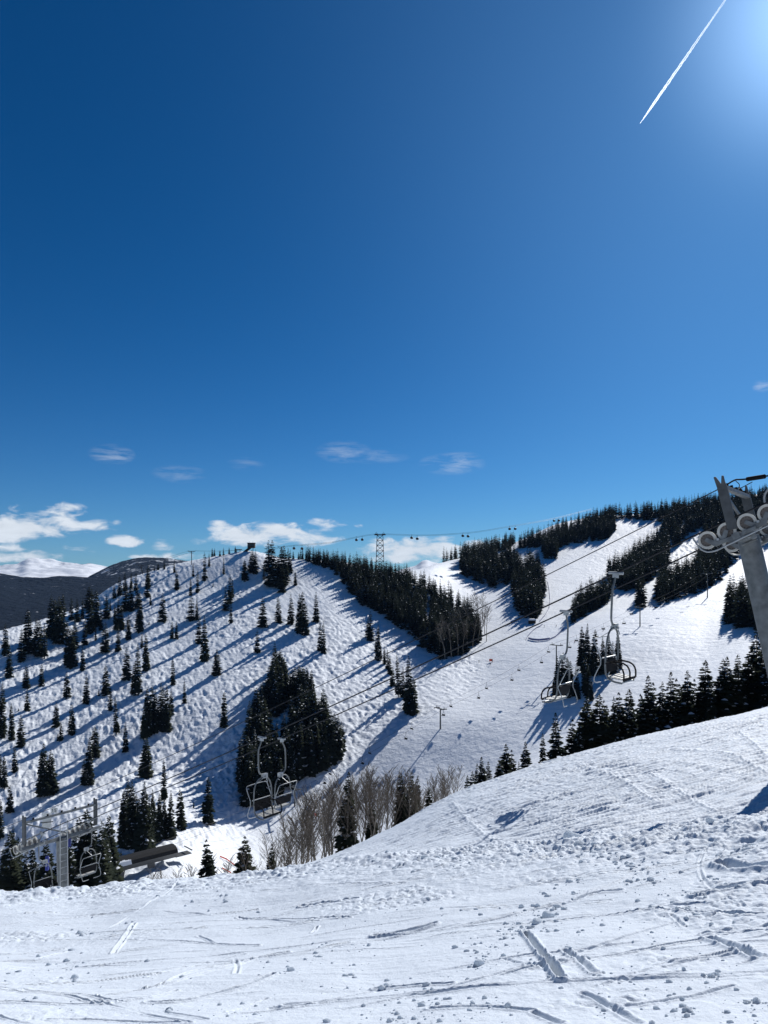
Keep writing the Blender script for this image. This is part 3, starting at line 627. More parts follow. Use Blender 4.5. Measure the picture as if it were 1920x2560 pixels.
# firs half hidden by the front bank at the lower left
LL = [(550,820,1330),(620,870,1300),(660,900,1280),(690,940,1260),(725,850,1200),(590,960,1330),(520,1000,1350),(470,1020,1360),(430,1050,1370),(100,1000,1380),(60,1060,1390),(20,1080,1390),(130,1080,1390),(180,1100,1390),(240,1100,1390),(280,1120,1380),(330,1100,1380),(650,980,1290),(700,1000,1270),(380,1080,1400),(80,960,1330),(215,1030,1390),(500,880,1330),(40,1180,1400),(300,1010,1380)]
for i, (cx, a, b) in enumerate(sorted(LL)):
    u, va, vb = cx/2.592, 1700+a/2.592, 1700+b/2.592
    D = 215+rnd.uniform(-12, 20); x = (u-U0)/F*D; z = gz(x, D); h = (VH-va)/F*D - z
    fir(Vector((x, D, z)), h, BIG, wide=1.08, label='tall fir behind the front snow bank around the left lift tower, %s from the left' % ordinal(i), group='firs behind the front snow bank at the left lift tower')
# small groups on the valley piste by the near chairs
G6 = [(1392,1638,1738),(1404,1628,1742),(1418,1640,1746),(1430,1650,1742),(1441,1660,1740),(1385,1690,1732),(1410,1680,1748),(1455,1562,1680),(1466,1556,1690),(1474,1600,1685),(1483,1570,1690),(1498,1618,1680),(1508,1590,1685),(1520,1580,1680),(1532,1600,1685),(1546,1578,1672),(1470,1660,1742),(1463,1640,1735),(1478,1690,1752),(1446,1690,1748)]
for u, a, b in G6:
    p = far(u, b); hid = u < 1450
    fir(p, (b-a)/F*p.y, BIG, wide=.95, label='snow-flecked fir of the group on the open piste behind the lower hanging chair' if hid else 'snow-flecked fir of the group on the open piste behind the upper hanging chair', group='firs on the piste behind the lower hanging chair' if hid else 'firs on the piste behind the upper hanging chair')
# the line of firs behind the near roll: (u, top, extra distance, breadth)
FR = [(1168,1935,2,.8),(1178,1925,8,.8),(1205,1888,3,1.2),(1190,1905,12,1),(1222,1900,6,1.1),(1246,1888,3,1.3),(1264,1855,5,1.3),(1276,1868,12,1),(1312,1850,2,1.15),(1296,1900,4,.8),(1330,1915,1,.7),
 (1357,1827,5,.7),(1372,1880,2,.7),(1392,1776,3,1.2),(1420,1792,5,1.2),(1440,1798,3,1.1),(1466,1735,4,1.3),(1480,1745,14,1),(1502,1730,3,1.3),(1518,1745,7,.8),(1534,1733,3,.8),(1553,1725,4,1.2),(1564,1715,6,1.3),(1583,1750,3,1.1),(1600,1730,8,.9),(1618,1682,3,1.3),(1630,1700,9,1.1),(1652,1698,4,1.1),(1673,1674,3,1.3),(1686,1690,9,1),(1700,1706,4,1.1),(1719,1670,3,1.25),(1736,1690,6,1),(1752,1680,5,1),(1764,1645,3,1.2),(1778,1700,2,.9),(1790,1640,4,1.25),(1804,1660,9,1),(1818,1636,3,1.3),(1832,1655,6,1.1),(1848,1630,3,1.3),(1862,1610,7,1.1),(1878,1634,3,1.3),(1892,1560,8,1.1),(1905,1600,3,1.2),(1918,1640,1,1.1),(1930,1570,5,1.2),(1950,1600,3,1.2),(865,1925,0,1.15),(1010,1930,6,.9),(1030,1925,3,.9),(1072,1965,3,1),(1045,1935,8,.8),(925,2000,2,.9),(1022,1960,1,.8),(522,2090,0,1.1),(614,2080,2,1.3),(676,2105,-2,.9),(718,2130,1,.8),(700,2150,2,.9)]
for u in list(np.arange(1450, 1945, 15)):
    FR.append((u+rnd.uniform(-4,4), np.interp(u, [1450,1520,1600,1700,1800,1900,1945],[1790,1770,1745,1722,1690,1655,1650])+rnd.uniform(-14,34), 14+rnd.uniform(0,10), 1.15))
for i, (u, a, dd, wd) in enumerate(sorted(FR)):
    D0 = prof(u)[0][5]; D = (84 if u > 1150 else 74 if u > 760 else 95)+dd*1.6; x = (u-U0)/F*D; z = gz(x, D); h = (VH-a)/F*D - z
    fir(Vector((x, D, z)), h, BIG, wide=wd*1.12*min(1.0, 10/h+.25), label='%s fir behind the near snow roll, %s in the line from the left' % ('broad' if wd > 1.15 else 'slender' if wd < .9 else 'snow-flecked', ordinal(i)), group='firs lined up behind the near snow roll')
# a fir beyond the right edge throws the shadow seen on the roll
# ---- the far woods, one mass
FOREST = [  # polygon of the trees' feet, number, tree height in picture pixels (lower end, upper end of the patch)
 ([(808,1418),(880,1428),(960,1452),(1040,1465),(1085,1480),(1130,1520),(1180,1550),(1205,1600),(1150,1640),(1100,1650),(1075,1632),(1000,1570),(930,1525),(905,1515),(862,1470),(838,1432)], 498, 82, 44),
 ([(745,1397),(830,1406),(960,1436),(1040,1452),(1060,1470),(960,1455),(820,1425)], 157, 42, 36),
 ([(1085,1404),(1150,1392),(1200,1380),(1290,1356),(1280,1372),(1200,1388)], 105, 40, 34),
 ([(1150,1405),(1190,1385),(1290,1395),(1300,1440),(1262,1466),(1235,1472),(1155,1440)], 196, 56, 48),
 ([(1290,1420),(1350,1425),(1364,1470),(1358,1510),(1342,1548),(1312,1550),(1288,1520),(1280,1470)], 162, 62, 56),
 ([(1280,1372),(1370,1345),(1480,1302),(1535,1292),(1537,1330),(1516,1350),(1450,1358),(1400,1366),(1390,1398),(1362,1398),(1356,1370)], 445, 44, 34),
 ([(1520,1294),(1660,1289),(1760,1268),(1930,1236),(1990,1225),(1990,1290),(1760,1310),(1750,1320),(1690,1370),(1660,1440),(1640,1440),(1610,1470),(1560,1480),(1524,1470),(1516,1440),(1560,1410),(1620,1370),(1655,1345),(1662,1305),(1540,1297)], 787, 56, 34),
 ([(1500,1303),(1540,1293),(1600,1289),(1680,1279),(1760,1268),(1850,1254),(1990,1232),(1990,1250),(1850,1272),(1760,1285),(1660,1295),(1560,1297)], 330, 38, 32),
 ([(1650,1458),(1690,1440),(1740,1420),(1760,1380),(1760,1310),(1960,1280),(1960,1340),(1850,1390),(1800,1450),(1745,1485),(1680,1500),(1652,1520),(1640,1490)], 498, 62, 48),
 ([(1428,1562),(1470,1536),(1525,1505),(1524,1478),(1486,1490),(1440,1520)], 88, 62, 54),
 ([(1592,1515),(1600,1490),(1614,1515),(1606,1532)], 10, 70, 66),
 ([(1808,1560),(1830,1515),(1900,1500),(1960,1500),(1960,1590),(1900,1585),(1862,1580)], 120, 96, 84),
]
fv, ff, fm = [], [], []; base = 0; fr = random.Random(11); asp_spots = []
for poly, n, h0, h1 in FOREST:
    vs = [q[1] for q in poly]; us_ = [q[0] for q in poly]; k = 0; got = []
    tries = 0
    while k < n and tries < 20000:
        tries += 1
        u, v = fr.uniform(min(us_), max(us_)), fr.uniform(min(vs), max(vs))
        if not inpoly(poly, u, v): continue
        if any(abs(u-a) < 1.6 and abs(v-b) < 1.2 for a, b in got[-60:]): continue
        got.append((u, v)); k += 1
        p = far(u, v); t = (v-min(vs))/(max(vs)-min(vs)+1e-6); hp = (h1+(h0-h1)*t)*fr.uniform(.68, 1.15); h = hp/F*p.y
        Vv, Tt, Ss = LOWA[fr.randrange(6)]; w_ = h*fr.uniform(.95, 1.35); c_, s_ = math.cos(fr.uniform(0, 6.28)), math.sin(fr.uniform(0, 6.28)); nr = math.hypot(c_, s_) or 1; c_ /= nr; s_ /= nr
        q = np.stack([(Vv[:,0]*c_-Vv[:,1]*s_)*w_+p.x, (Vv[:,0]*s_+Vv[:,1]*c_)*w_+p.y, Vv[:,2]*h+p.z-.03*h], -1)
        fv.append(q); ff.append(Tt+base); fm.append(Ss); base += len(q)
QUEUE.sort(key=lambda q: -q[0])
for _, pos, h, protos, wide, label, group in QUEUE[:300]: fir_thing(pos, h, protos, wide, label, group)
for _, p, h, protos, wide, label, group in QUEUE[300:]:
    Vv, Tt, Ss = MIDA[fr.randrange(8)]; a_ = fr.uniform(0, 6.28); c_, s_ = math.cos(a_), math.sin(a_); w_ = h*wide
    fv.append(np.stack([(Vv[:,0]*c_-Vv[:,1]*s_)*w_+p.x, (Vv[:,0]*s_+Vv[:,1]*c_)*w_+p.y, Vv[:,2]*h+p.z-.03*h], -1)); ff.append(Tt+base); fm.append(Ss); base += len(Vv)
print('firs', len(QUEUE))
wood = link('conifer_forest', newmesh('conifer_forest', np.concatenate(fv), np.concatenate(ff), [M['needles'], M['tree_snow'], M['bark']], np.concatenate(fm)))
tag(wood, 'dark conifer woods covering the far ridges and standing in belts between the white pistes', 'forest', kind='stuff')

# ---- bare aspens
def aspen(seed, depth_r=.0095, lean=0.0, spread=.34, nb=26):
    rg = random.Random(seed); tr = MB(); br = MB()
    pts = [Vector((0,0,-.06))]; p = Vector((0,0,0)); d = Vector((lean*.3, 0, 1))
    for k in range(9):
        pts.append(p.copy()); d = (d + Vector((rg.uniform(-.10,.10), rg.uniform(-.10,.10), .05))).normalized(); p = p + d*(1/9)
    pts.append(p)
    tr.tube(pts, depth_r, 5, r1=.0016)
    def at(t):
        f = t*(len(pts)-2)+1; i = min(int(f), len(pts)-2); return pts[i].lerp(pts[i+1], f-i)
    for k in range(nb):
        t = .40+.57*(k+rg.random())/nb; a = rg.uniform(0, 6.28); b = at(t); L = spread*(.30+1.05*(1-abs(t-.62)/.42))*.62*rg.uniform(.6,1.1)+.02
        dv = Vector((math.cos(a)*.8, math.sin(a)*.8, rg.uniform(.7,1.5))).normalized(); m = b+dv*L*.5+Vector((0,0,.01)); e = b+dv*L+Vector((rg.uniform(-.02,.02), rg.uniform(-.02,.02), .05*L/.3))
        br.tube([b, m, e], .0022, 3, r1=.0010)
        for j in range(rg.randint(4, 7)):
            s = rg.uniform(.25, 1.0); q = b.lerp(e, s); a2 = a+rg.uniform(-1.3,1.3); l2 = L*rg.uniform(.25,.5); dv2 = Vector((math.cos(a2)*.6, math.sin(a2)*.6, rg.uniform(.4,1.1))).normalized()
            br.tube([q, q+dv2*l2], .0012, 3, r1=.0006)
            if rg.random() < .6:
                q3 = q+dv2*l2*rg.uniform(.3,.8); a3 = a2+rg.uniform(-1.2,1.2); br.tube([q3, q3+Vector((math.cos(a3)*.6, math.sin(a3)*.6, .8))*l2*.4], .0010, 3, r1=.0005)
    return tr, br
ASP = []
for i in range(6):
    tr_, br_ = aspen(400+i, spread=.17+.03*(i%3), nb=30+3*(i%3))
    a_ = tr_.build('trunk', M['aspen_bark']); b_ = br_.build('crown', M['twig']); ASP.append((a_.data, b_.data)); bpy.data.objects.remove(a_); bpy.data.objects.remove(b_)
def put_aspen(pos, h, label, group, wide=1.0):
    t = thing('aspen_tree', label, 'aspen tree', pos, group, rnd.uniform(0, 6.28)); t.scale = (h*wide, h*wide, h); a_, b_ = rnd.choice(ASP)
    link('trunk', a_, t); link('crown', b_, t); return t
AS = []
for u in np.arange(752, 965, 5.2): AS.append((u+rnd.uniform(-3,3), np.interp(u, [640,700,760,830,880,940,960],[2075,2035,1992,1972,1938,1922,1932])+rnd.uniform(-8,24)))
for u in np.arange(965, 1150, 6.5): AS.append((u+rnd.uniform(-3,3), np.interp(u, [960,980,1010,1060,1080,1110,1150],[1930,1915,1935,1965,1945,1905,1918])+rnd.uniform(-6,26)))
for u in np.arange(672, 760, 7): AS.append((u+rnd.uniform(-3,3), np.interp(u, [670,700,740,760],[2100,2060,2035,2015])+rnd.uniform(-8,24)))
for i, (u, a) in enumerate(sorted(AS)):
    D = (72 if u > 800 else 76+ (800-u)*.12)+rnd.uniform(0, 16); x = (u-U0)/F*D; z = gz(x, D)-.1; h = (VH-a)/F*D - z
    put_aspen(Vector((x, D, z)), h, 'bare pale aspen in the grove behind the front snow, %s from the left' % ordinal(i) if i < 70 else 'bare pale aspen in the grove behind the front snow', 'bare aspens of the near grove', 1.0)
for i, (u, a) in enumerate([(410,2168),(428,2160),(440,2172),(452,2158),(470,2176),(495,2135),(503,2150),(540,2140),(566,2150),(636,2120),(650,2155),(632,2150)]):
    D = 92+rnd.uniform(0, 10); x = (u-U0)/F*D; z = gz(x, D)-.1; h = (VH-a)/F*D - z
    put_aspen(Vector((x, D, z)), h, 'small bare aspen behind the front bank near the orange netting, %s from the left' % ordinal(i), 'bare aspens by the orange netting', 1.15)
# bare aspens at the right-hand end of the wood on the spur
AE = [(1098,1646),(1112,1650),(1128,1646),(1145,1640),(1158,1636),(1170,1628),(1182,1620),(1194,1610),(1204,1600),(1212,1588),(1120,1630),(1140,1622),(1164,1610),(1180,1596),(1196,1580),(1208,1566),(1150,1600),(1106,1634),(1188,1570),(1174,1580),(1135,1606),(1216,1604)]
for i, (u, b) in enumerate(sorted(AE)):
    p = far(u, b); hp = rnd.uniform(74, 96); put_aspen(p, hp/F*p.y, 'bare greyish aspen at the lower right end of the wood on the spur', 'bare aspens at the end of the spur wood', 1.35)
# ------------------------------------------------------------------ the near chairlift
K = 1.6; HS = K/1.1          # the hardware is drawn for a 2.6 m gauge and built at HS times that
A2 = P(1747, 1334, 18*K); B2 = P(147, 2063, 34*K)
LD = (A2-B2).normalized(); LH = Vector((LD.x, LD.y, 0)).normalized(); PD = Vector((-LH.y, LH.x, 0))   # along the line uphill; across it, away from the camera
if PD.y < 0: PD = -PD
ND = PD.cross(LD); ND = ND if ND.z > 0 else -ND; ND.normalize()
GAU = 2.4*K
LEN = (A2-B2).length
def rope_pt(side, s):
    "point of the rope (0 near, 1 far) s metres uphill of the lower tower's mark, with a little sag"
    q = B2 + LD*s + PD*(GAU*side); t = min(max(s/LEN, 0), 1); return q - Vector((0,0,.26*4*t*(1-t)))
def s_at(u, side):
    lo, hi = -10, LEN+10
    for _ in range(60):
        m = (lo+hi)/2; q = rope_pt(side, m)
        if U0+F*q.x/q.y < u: lo = m
        else: hi = m
    return lo
def rope(name, pts, r, label):
    m = MB(); m.tube(pts, r, 6); o = m.build(name, M['cable'], smooth=True); tag(o, label, 'cable'); return o
for side, lab in ((0, 'thick dark haul rope on the near side of the chairlift'), (1, 'dark haul rope on the far side of the chairlift')):
    rope('haul_rope', [rope_pt(side, -12+(LEN+20)*i/40) for i in range(41)], .033, lab)
TC0 = B2 + LD*(-2.3*HS) + PD*(GAU/2) - ND*.36*HS          # centre of the lower tower's crossarm
TC1 = A2 + LD*.8*HS + PD*(GAU/2) - ND*.36*HS              # centre of the upper tower's crossarm
CT0, CT1 = P(170, 1992, 37.4*K), P(1812, 1215, 19.2*K)
dC = (CT1-CT0)
rope('communication_cable', [CT0 - dC*.25 + dC*(1.25*i/30) - Vector((0,0,.5*4*(i/30)*(1-i/30))) for i in range(31)], .021, 'thin upper communication cable strung between the two lift tower tops')

UP = (ND*.55+Vector((0,0,1))*.45).normalized()
def lrope(side, s): return LD*s + PD*(1.32*(2*side-1)) + ND*.36     # the rope in a tower's own metres, origin at the crossarm
def sheave(mb_name, parent, c, ax, r):
    "one wheel: pale liner, brown disc with bolts, hub"
    w_ = MB(); w_.ring(c, ax, r*.72, r, .065, 32, 0); w_.ring(c, ax, r*.13, r*.73, .03, 32, 1); w_.tube([c-ax*.05, c+ax*.05], r*.15, 10, 2)
    t = ax.orthogonal().normalized(); b = ax.cross(t)
    for i in range(12):
        q = c + t*math.cos(i*math.pi/6)*r*.58 + b*math.sin(i*math.pi/6)*r*.58; w_.tube([q-ax*.024, q+ax*.024], .009, 5, 3)
    return w_.build('sheave', [M['rubber'], M['hub'], M['steel'], M['black']], parent, smooth=True)
def assembly(parent, side, s0, n, r=.225, pitch=.505, open_front=False):
    "row of sheaves under the rope with their rocker beams"
    ax = PD
    cs = [lrope(side, s0+pitch*i) - ND*(r+.02) for i in range(n)]
    for c in cs: sheave('sheave', parent, c, ax, r)
    off = -ax*.075 if side == 0 else ax*.075
    for off in ((ax*.075,) if open_front and side == 0 else (-ax*.075, ax*.075)):
        b = MB()
        for i in range(0, n, 2):
            m = (cs[i]+cs[min(i+1, n-1)])/2 - ND*.10
            prof_ = [(-pitch*.5-.06, .10), (-pitch*.5+.02, .16), (-.10, .02), (.10, .02), (pitch*.5-.02, .16), (pitch*.5+.06, .10), (.14, -.13), (-.14, -.13)]
            b.prism(prof_, m+off, LD, ND, PD, .022)
        for i in range(1, n-2, 4):
            m = (cs[i]+cs[min(i+1, n-1)])/2 - ND*.21
            b.prism([(-pitch*1.1,.08),(0,.03),(pitch*1.1,.08),(.2,-.12),(-.2,-.12)], m+off*1.35, LD, ND, PD, .022)
        b.build('sheave_beam', M['steel'], parent, bevel=.006)
    b = MB()
    for i in range(0, n, 2):
        m = (cs[i]+cs[min(i+1, n-1)])/2 - ND*.10; b.tube([m-ax*.12, m+ax*.12], .035, 12)
    b.build('beam_axle', M['steel_light'], parent, smooth=True)
    return cs
def catcher(parent, side, s0, s1, dz=.60, first=-.26):
    "bent tube under the wheels that would catch a derailed rope"
    off = -PD*.16 if side == 0 else PD*.16
    q = lambda s, d: lrope(side, s) - ND*d + off
    m = MB(); m.tube(smooth_path([q(s0+first, .05), q(s0+first+.02, .30), q(s0+first+.12, .52), q(s0+first+.35, dz), q(s0+.4, dz-.02), q(s1, dz-.1)], 2), .021, 8)
    m.build('rope_catcher', M['steel_light'], parent, smooth=True)

def near_tower(name, C, base_z, label, half, nwheels, s_first, lean, UP, post_w):
    t = thing(name, label, 'lift tower', (C.x, C.y, base_z)); t.scale = (HS,)*3
    LU = PD.cross(UP); LU = LU if LU.dot(LD) > 0 else -LU
    Hc = (C.z-base_z)/HS; C = Vector((0,0,0))
    pdir = (-ND*lean - Vector((0,0,1))*(1-lean)).normalized(); Lp = Hc/-pdir.z+.4
    m = MB(); m.tube([C - pdir*-.05 + pdir*(-.0), C+pdir*Lp*.5, C+pdir*Lp], .27 if name == 'lift_tower' else .27, 28, r1=.29); m.build('pole', M['steel'], t, smooth=True)
    m = MB(); m.box(C-ND*.10, .20, 2*half+.1, .17, LD, PD, ND); m.box(C+ND*-.22, .40, .60, .05, LD, PD, ND); m.build('crossarm', M['steel'], t, bevel=.015)
    # lifting frame: two wide posts with forked heads and a beam between
    for sg in (-1, 1):
        b = C + PD*(half*sg*.93) + LD*-.05; H = 1.12
        m = MB(); m.box(b+UP*(H/2+.1), post_w, .10, H, LU, PD, UP)
        m.prism([(-post_w/2, 0), (post_w/2, 0), (post_w/2-.02, .10), (post_w/2-.02, .26), (post_w/2-.06, .26), (0, .06), (-post_w/2+.03, .28), (-post_w/2-.02, .28)], b+UP*(H+.1), LU, UP, PD, .09)
        m.build('frame_post', M['steel_dark'], t, bevel=.012)
    top = C+UP*1.16
    m = MB(); m.box(top, .12, 2*half*.93, .10, LU, PD, UP); m.build('lifting_beam', M['steel'], t, bevel=.01)
    for k in range(-2, 3):
        m = MB(); m.tube([top+PD*(half*.36*k)+UP*.05, top+PD*(half*.36*k)+UP*.14], .05, 10); m.build('insulator', M['black'], t, smooth=True)
    m = MB()
    m.box(C+PD*(-half*.42)+UP*.62, .06, half*1.15, .07, LU, (PD+UP*-.45).normalized(), (UP-PD*-.45).normalized())
    m.build('brace', M['steel'], t)
    for side in (0, 1):
        assembly(t, side, s_first, nwheels, open_front=s_first < -1); catcher(t, side, s_first, s_first+nwheels*.5)
        a = lrope(side, s_first+.505*(nwheels-1)/2)-ND*.52
        m = MB(); m.box(a+ND*.06, .34, .30, .10, LD, PD, ND); m.box(a-ND*.06, .12, .12, .2, LD, PD, ND); m.build('sheave_bracket', M['steel'], t, bevel=.01)
    # work platform handrail of the lower tower
    if s_first > -1: return t
    m = MB()
    for sg in (-1, 1):
        b = C+PD*(half*.75*sg)-ND*.2
        m.tube([b-LD*1.15, b+LD*1.15], .018, 6); m.tube([b-LD*1.15+ND*.55, b+LD*1.15+ND*.55], .016, 6)
        for k in (-1.15, 0, 1.15): m.tube([b+LD*k-ND*.05, b+LD*k+ND*.55], .016, 6)
    m.build('handrail', M['steel_light'], t, smooth=True)
    return t
LU = PD.cross(UP); LU = LU if LU.dot(LD) > 0 else -LU
t1 = near_tower('lift_tower', TC1, gz(TC1.x+2.2, TC1.y-.8)-.6, 'big galvanised lift tower with large sheave wheels cut off by the right edge', 1.42, 5, -.68, .50, UP, .23)
w1 = lambda p: (p-TC1)/HS
w0 = lambda p: (p-TC0)/HS
m = MB(); CTl = w1(CT1); q = UP*1.42
m.tube(smooth_path([CTl, CTl+LD*.30+ND*.04, w1(P(1850, 1199, 30)), w1(P(1875, 1197, 29.5)), w1(P(1935, 1187, 28.5))], 2), .022, 8); m.tube([w1(P(1868, 1198, 29.6)), w1(P(1912, 1191, 28.9))], .058, 10); m.build('cable_sleeve', M['black'], t1, smooth=True)
m = MB(); m.tube(smooth_path([CTl+LD*.3, CTl+LD*.36-ND*.16, CTl+LD*.2-ND*.22+PD*.15, CTl+LD*.6-ND*.15+PD*.4], 2), .012, 6); m.build('cable_loop', M['cable'], t1, smooth=True)
m = MB(); wj = PD*1.35+UP*.95+LD*.35
m.tube(smooth_path([wj-ND*.5, wj, wj+LD*.25+ND*.2, wj+LD*.7+ND*.1], 2), .03, 8); m.build('lifting_hook', M['steel_light'], t1, smooth=True)

t0 = near_tower('lift_tower', TC0, gz(TC0.x, TC0.y)-.5, 'grey lift tower numbered fifteen rising behind the front snow at the left edge', 2.1, 5, -2.15, .12, Vector((0,0,1)), .25)
m = MB(); lx = LH*.36+PD*-.10
lad = LH*.62 - PD*.25
for sg in (-1, 1): m.tube([lad+PD*.2*sg+Vector((0,0,.95)), lad+PD*.2*sg-Vector((0,0,5.2))], .026, 6)
for k in range(18): m.tube([lad-PD*.2+Vector((0,0,.6-k*.33)), lad+PD*.2+Vector((0,0,.6-k*.33))], .016, 6)
m.build('ladder', M['steel_light'], t0, smooth=True)
FX = (PD*.75-LH*.25).normalized(); FX = Vector((1,0,0)); FY = Vector((0,0,1)); FN = Vector((0,-1,0))
def board(u, v, w_, h_, D, mt, nm, par, th=.02):
    m = MB(); c = w0(P(u, v, D*HS)); m.box(c, w_, th, h_, (Vector((.94,.33,0))).normalized(), Vector((-.33,.94,0)).normalized(), (0,0,1)); return m.build(nm, mt, par), c
m_, c_ = board(117, 2046, .44, .56, 40.6, M['signwhite'], 'notice_board', t0); m_, c_ = board(117, 2065, .46, .22, 40.6, M['signwhite'], 'notice_board', t0)
m = MB(); m.box(w0(P(117, 2055.6, 40.4*HS)), .6, .03, .05, Vector((.94,.33,0)).normalized(), Vector((-.33,.94,0)).normalized(), (0,0,1)); m.build('sign_rail', M['steel_dark'], t0)
ns, cs_ = board(135.5, 2026, .34, .27, 40.6, M['signwhite'], 'number_sign', t0)
tx = Vector((.94,.33,0)).normalized(); ty = Vector((0,0,1)); tn = Vector((.33,-.94,0)).normalized(); o_ = cs_+tn*.014
m = MB()
def stroke(x0, y0, x1, y1, w_=.022):
    a, b = Vector((x0,y0,0)), Vector((x1,y1,0)); mid = (a+b)/2; d = (b-a); L_ = d.length+w_*.6; d.normalize(); n_ = Vector((-d.y, d.x, 0))
    m.box(o_+tx*mid.x+ty*mid.y, L_, w_, .004, tx*d.x+ty*d.y, tx*n_.x+ty*n_.y, tn)
for s4 in ((-.075,-.075,-.075,.075),(-.105,.05,-.075,.075),(.095,.075,.02,.075),(.02,.075,.015,.01),(.015,.01,.075,.015),(.075,.015,.09,-.035),(.09,-.035,.06,-.075),(.06,-.075,.01,-.065)): stroke(*s4)
m.build('number', M['ink'], ns)
m = MB(); m.box(w0(P(118, 2158, 41.2*HS)), .16, .2, .75, mi=0); m.build('safety_pad', M['blue'], t0, bevel=.03)
m = MB(); m.box(w0(P(169, 2106, 41.0*HS)), .3, .22, .45); m.build('control_box', M['blue'], t0, bevel=.02)

for t_, c_t in ((t0, TC0), (t1, TC1)):
    for ch in t_.children: ch.location = (0, 0, (c_t.z-t_.location.z)/HS)

# chairs: local x across (outwards from the towers), y the way the chair faces, z up; origin at the grip
def make_chair():
    t = thing('chairlift_chair', 'x', 'lift chair'); Zs = .96
    m = MB(); m.tube([(0,-.22,.0),(0,.22,0)], .045, 8); m.box((.02,0,-.07), .09,.16,.14); m.build('grip', M['steel_light'], t, smooth=True)
    m = MB(); m.tube(smooth_path([(.02,0,-.05),(.05,0,-.18),(.19,0,-.42),(.22,0,-.6),(.22,0,-1.15),(.20,0,-1.38),(.06,0,-1.50),(-.14,0,-1.52)], 2), .031, 10); m.build('hanger', M['steel'], t, smooth=True)
    m = MB(); m.box((-.12,0,-1.56), .24,.13,.17); m.tube([(-.12,-.12,-1.6),(-.12,.12,-1.6)], .045, 8); m.tube([(-.12,.1,-1.66),(-.12,.16,-1.78),(-.12,.06,-1.8)], .018, 6); m.build('clamp', M['steel_light'], t, smooth=True)
    W = .50
    m = MB()
    path = [(-.0,0,-1.60),(-.22,0,-1.63),(-.40,0,-1.80),(-W+.02,0,-2.05),(-W,0,-2.35),(-W,-.01,-2.72),(-W,.05,-2.98),(-W,.22,-3.10),(-W,.52,-3.12)]
    full = [Vector(p) for p in reversed(path)] + [Vector((-p[0], p[1], p[2])) for p in path[1:]]
    m.tube(smooth_path(full, 2), .027, 10); m.build('bail', M['steel'], t, smooth=True)
    m = MB()
    m.tube([(-W,.10,-3.05),(W,.10,-3.05)], .022, 8); m.tube([(-W,.48,-3.12),(W,.48,-3.12)], .022, 8); m.tube([(-.05,.1,-3.05),(-.05,.48,-3.12)], .018, 6); m.build('seat_frame', M['steel_light'], t, smooth=True)
    m = MB()
    for k in range(4): m.box((0,.09+.115*k,-2.985-.012*k), 2*W-.06,.098,.035, mi=0)
    m.build('seat', M['slat'], t, bevel=.006)
    m = MB(); m.box((0,.545,-3.03), 2*W,.035,.075); m.build('seat_edge', M['black'], t, bevel=.01)
    m = MB(); bY = Vector((0,.96,.24)).normalized(); bZ = Vector((0,-.24,.96)).normalized(); m.box((0,-.03,-2.70), 2*W-.05,.035,.36,(1,0,0),bY,bZ); m.build('backrest', M['black'], t, bevel=.012)
    m = MB(); m.tube([(-W,-.09,-2.46),(W,-.09,-2.46)], .02, 8); m.build('back_rail', M['steel_light'], t, smooth=True)
    for x in (-W, 0.0, W):
        m = MB(); m.tube(smooth_path([(x,-.05,-2.62),(x,.12,-2.58),(x,.42,-2.62),(x,.55,-2.78),(x,.56,-3.02)], 1), .026, 8); m.build('armrest', M['black'], t, smooth=True)
    m = MB(); w2 = W+.08
    m.tube(smooth_path([(-w2,-.06,-2.55),(-w2,-.26,-2.15),(-w2,-.34,-1.96),(-w2+.08,-.36,-1.90),(w2-.08,-.36,-1.90),(w2,-.34,-1.96),(w2,-.26,-2.15),(w2,-.06,-2.55),(w2,-.24,-2.9),(w2,-.30,-3.12),(w2-.1,-.26,-3.2),(.15,-.24,-3.2)], 1), .016, 7)
    m.tube(smooth_path([(-w2,-.06,-2.55),(-w2,-.24,-2.9),(-w2,-.30,-3.12),(-w2+.1,-.26,-3.2),(-.15,-.24,-3.2)], 1), .016, 7)
    m.tube([(0,-.36,-1.9),(-.1,-.04,-1.66)], .011, 6); m.build('restraint_bar', M['steel_light'], t, smooth=True)
    return t
chair0 = make_chair()
def copy_tree(o, parent=None):
    c = o.copy(); COL.objects.link(c)
    if parent is not None: c.parent = parent; c.matrix_parent_inverse = o.matrix_parent_inverse.copy()
    for ch in [x for x in o.children]: copy_tree(ch, c)
    return c
def hang(o, side, u, label, swing=0.0, turn=0.0):
    o.scale = (HS*.93,)*3; o['label'] = label; o['group'] = 'empty chairs of the near chairlift'
    s = s_at(u, side); o.location = rope_pt(side, s)
    fwd = LH if side == 0 else -LH; out = -PD if side == 0 else PD      # near side rides uphill, far side comes down
    rot = Matrix((out, fwd, Vector((0,0,1)))).transposed()
    o.rotation_euler = (rot @ Matrix.Rotation(swing, 3, 'X') @ Matrix.Rotation(turn, 3, 'Z')).to_euler()
    return o
hang(chair0, 0, 1540, 'empty double chair facing right, nearest the big right tower', -.05)
hang(copy_tree(chair0), 1, 1415, 'empty double chair facing left, hanging beside the clump of firs on the piste', .04)
hang(copy_tree(chair0), 0, 655, 'empty double chair with dark backrest before the wedge-shaped clump, the nearer of that pair', .02)
hang(copy_tree(chair0), 1, 704, 'empty double chair half hidden behind another before the wedge-shaped clump', -.03)
hang(copy_tree(chair0), 0, 106, 'empty double chair sunk behind the snow bank, left of the numbered tower', .03)
hang(copy_tree(chair0), 1, 220, 'empty double chair seen from behind, right of the numbered tower', -.02)
